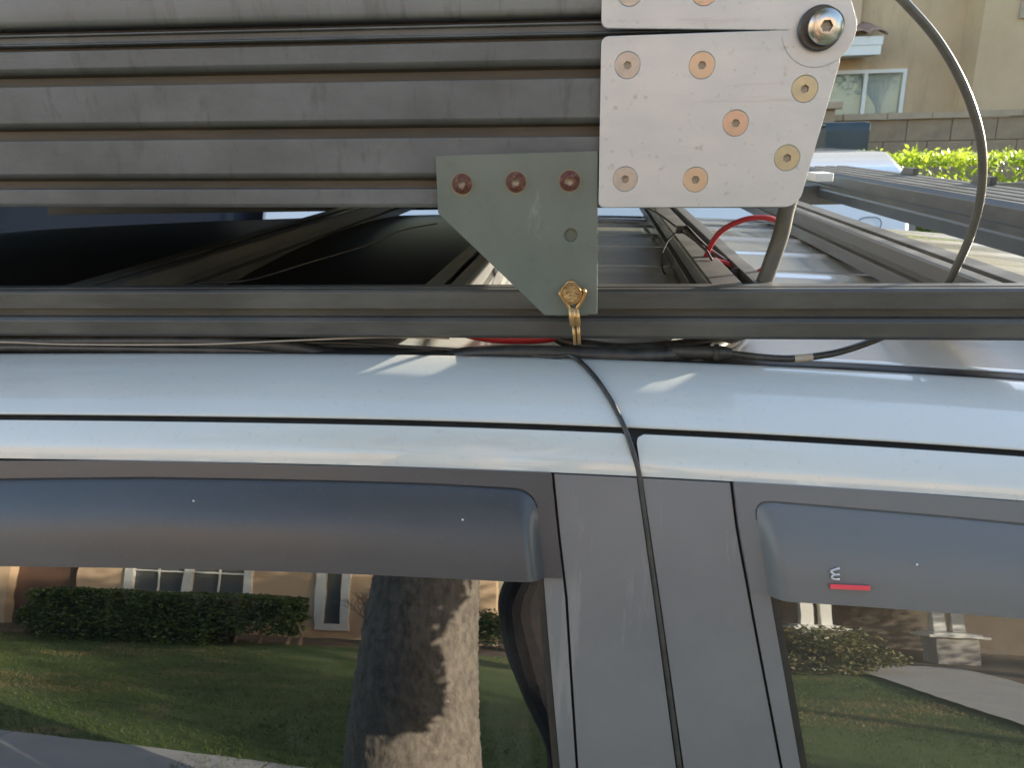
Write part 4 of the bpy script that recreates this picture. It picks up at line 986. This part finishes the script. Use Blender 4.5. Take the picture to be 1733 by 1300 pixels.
# ------------------------------------------------------------------ photographer
def person():
    t = thing('person', 'photographer in a dark jacket holding a phone up with both hands', 'person', (.05, -.45, .125))
    px_, py_ = .07, -.46
    J = {'pelvis': (px_, py_, .98, .14, .10), 'waist': (px_, py_, 1.10, .135, .095), 'chest': (px_, py_, 1.28, .155, .105), 'neck': (px_, py_, 1.42, .06, .06), 'headb': (px_, py_ + .02, 1.50, .07, .08),
         'shl': (px_ - .17, py_, 1.36, .06, .06), 'ell': (px_ - .19, py_ + .16, 1.55, .043, .043), 'wrl': (px_ - .10, py_ + .37, 1.80, .030, .026), 'hal': (px_ - .085, py_ + .41, 1.86, .030, .018),
         'shr': (px_ + .17, py_, 1.36, .06, .06), 'elr': (px_ + .20, py_ + .16, 1.55, .043, .043), 'wrr': (px_ + .045, py_ + .37, 1.80, .030, .026), 'har': (px_ + .025, py_ + .41, 1.86, .030, .018),
         'hpl': (px_ - .09, py_, .92, .085, .09), 'knl': (px_ - .11, py_ + .02, .53, .058, .058), 'anl': (px_ - .12, py_ - .02, .20, .042, .045), 'tol': (px_ - .14, py_ + .14, .155, .040, .03),
         'hpr': (px_ + .09, py_, .92, .085, .09), 'knr': (px_ + .11, py_ + .02, .53, .058, .058), 'anr': (px_ + .12, py_ - .02, .20, .042, .045), 'tor': (px_ + .14, py_ + .14, .155, .040, .03)}
    E_ = [('pelvis', 'waist'), ('waist', 'chest'), ('chest', 'neck'), ('neck', 'headb'), ('chest', 'shl'), ('shl', 'ell'), ('ell', 'wrl'), ('wrl', 'hal'), ('chest', 'shr'), ('shr', 'elr'), ('elr', 'wrr'), ('wrr', 'har'),
          ('pelvis', 'hpl'), ('hpl', 'knl'), ('knl', 'anl'), ('anl', 'tol'), ('pelvis', 'hpr'), ('hpr', 'knr'), ('knr', 'anr'), ('anr', 'tor')]
    keys = list(J); me = bpy.data.meshes.new('body'); me.from_pydata([J[k][:3] for k in keys], [(keys.index(a), keys.index(c)) for a, c in E_], [])
    o = obj('body', me, t); o.modifiers.new('skin', 'SKIN'); sv = me.skin_vertices[0].data
    for k, s in zip(keys, sv): s.radius = J[k][3:]; s.use_root = (k == 'pelvis')
    ss = o.modifiers.new('sub', 'SUBSURF'); ss.levels = 2; ss.render_levels = 2
    me.materials.append(M['jacket'])
    # head
    b = MB(); n = 20; v = []
    hc = Vector((px_ - .02, py_ + .05, 1.585))
    for i in range(n + 1):
        th = math.pi * i / n
        for j in range(24):
            a = 2 * math.pi * j / 24; r_ = math.sin(th); X = .075 * r_ * math.cos(a); Y = .095 * r_ * math.sin(a); Z = .118 * math.cos(th)
            if Z < 0: X *= 1 + Z * 2.6; Y *= 1 + Z * 1.2
            fx = abs(X)
            if Y > .05: Y += .016 * math.exp(-((X / .012) ** 2)) * math.exp(-(((Z + .012) / .022) ** 2)) - .008 * math.exp(-(((fx - .032) / .016) ** 2)) * math.exp(-(((Z - .012) / .014) ** 2)) + .004 * math.exp(-((X / .022) ** 2)) * math.exp(-(((Z + .055) / .008) ** 2))
            v.append(hc + Vector((X, Y, Z)))
    f = [(i * 24 + j, i * 24 + (j + 1) % 24, (i + 1) * 24 + (j + 1) % 24, (i + 1) * 24 + j) for i in range(n) for j in range(24)]
    b.add(v, f); o = b.build('head', M['skin'], t, True)
    b = MB(); v = []
    for i in range(11):
        th = math.pi * .62 * i / 10
        for j in range(24):
            a = 2 * math.pi * j / 24; bk = .62 + .38 * (1 - max(0, math.sin(a))); tt = th * bk
            v.append(hc + Vector((.084 * math.sin(tt) * math.cos(a), .104 * math.sin(tt) * math.sin(a) - .004, .127 * math.cos(tt))))
    b.add(v, [(i * 24 + j, i * 24 + (j + 1) % 24, (i + 1) * 24 + (j + 1) % 24, (i + 1) * 24 + j) for i in range(10) for j in range(24)]); b.build('hair', M['hair'], o, True)
    for s in (-1, 1):
        b = MB(); b.lathe([(0, .012), (.008, .009), (.012, 0), (.008, -.009), (0, -.012)], hc + Vector((s * .031, .083, .012)), 'y', 12); b.build('eye', M['silver'], o, True)
        b = MB(); b.lathe([(0, .010), (.016, .008), (.026, 0), (.016, -.008), (0, -.010)], hc + Vector((s * .076, 0, -.005)), 'x', 12); b.build('ear', M['skin'], o, True)
    # hands: palm and five fingers around the phone's edges
    for s, hx in ((-1, px_ - .085), (1, px_ + .025)):
        b = MB(); pc0 = Vector((hx, py_ + .41, 1.86))
        b.tube([pc0 + Vector((0, -.03, -.05)), pc0 + Vector((0, 0, -.02)), pc0 + Vector((0, .012, .02))], [.022, .032, .028], 10)
        for k, L in enumerate((.060, .070, .066, .052)):
            st = pc0 + Vector((s * .012, .01, .024 - .018 * k)); d = Vector((-s * .35, .6, .25)).normalized()
            b.tube([st, st + d * L * .45, st + d * L * .7 + Vector((-s * .012, 0, 0)), st + d * L * .8 + Vector((-s * .03, -.004, 0))], [.009, .0085, .008, .006], 7)
        st = pc0 + Vector((-s * .02, -.02, -.01)); b.tube([st, st + Vector((-s * .02, .0, .03)), st + Vector((-s * .028, .005, .052))], [.011, .010, .008], 7)
        b.build('hand', M['skin'], t, True)
    return t
person()
ph = MB(); ph.box((-.085, -.022, ZC - .036), (.065, -.014, ZC + .036)); o = bevel(ph.build('mobile_phone', M['phone']), .003, 3); tag(o, 'black mobile phone held up in both hands by the photographer', 'phone')
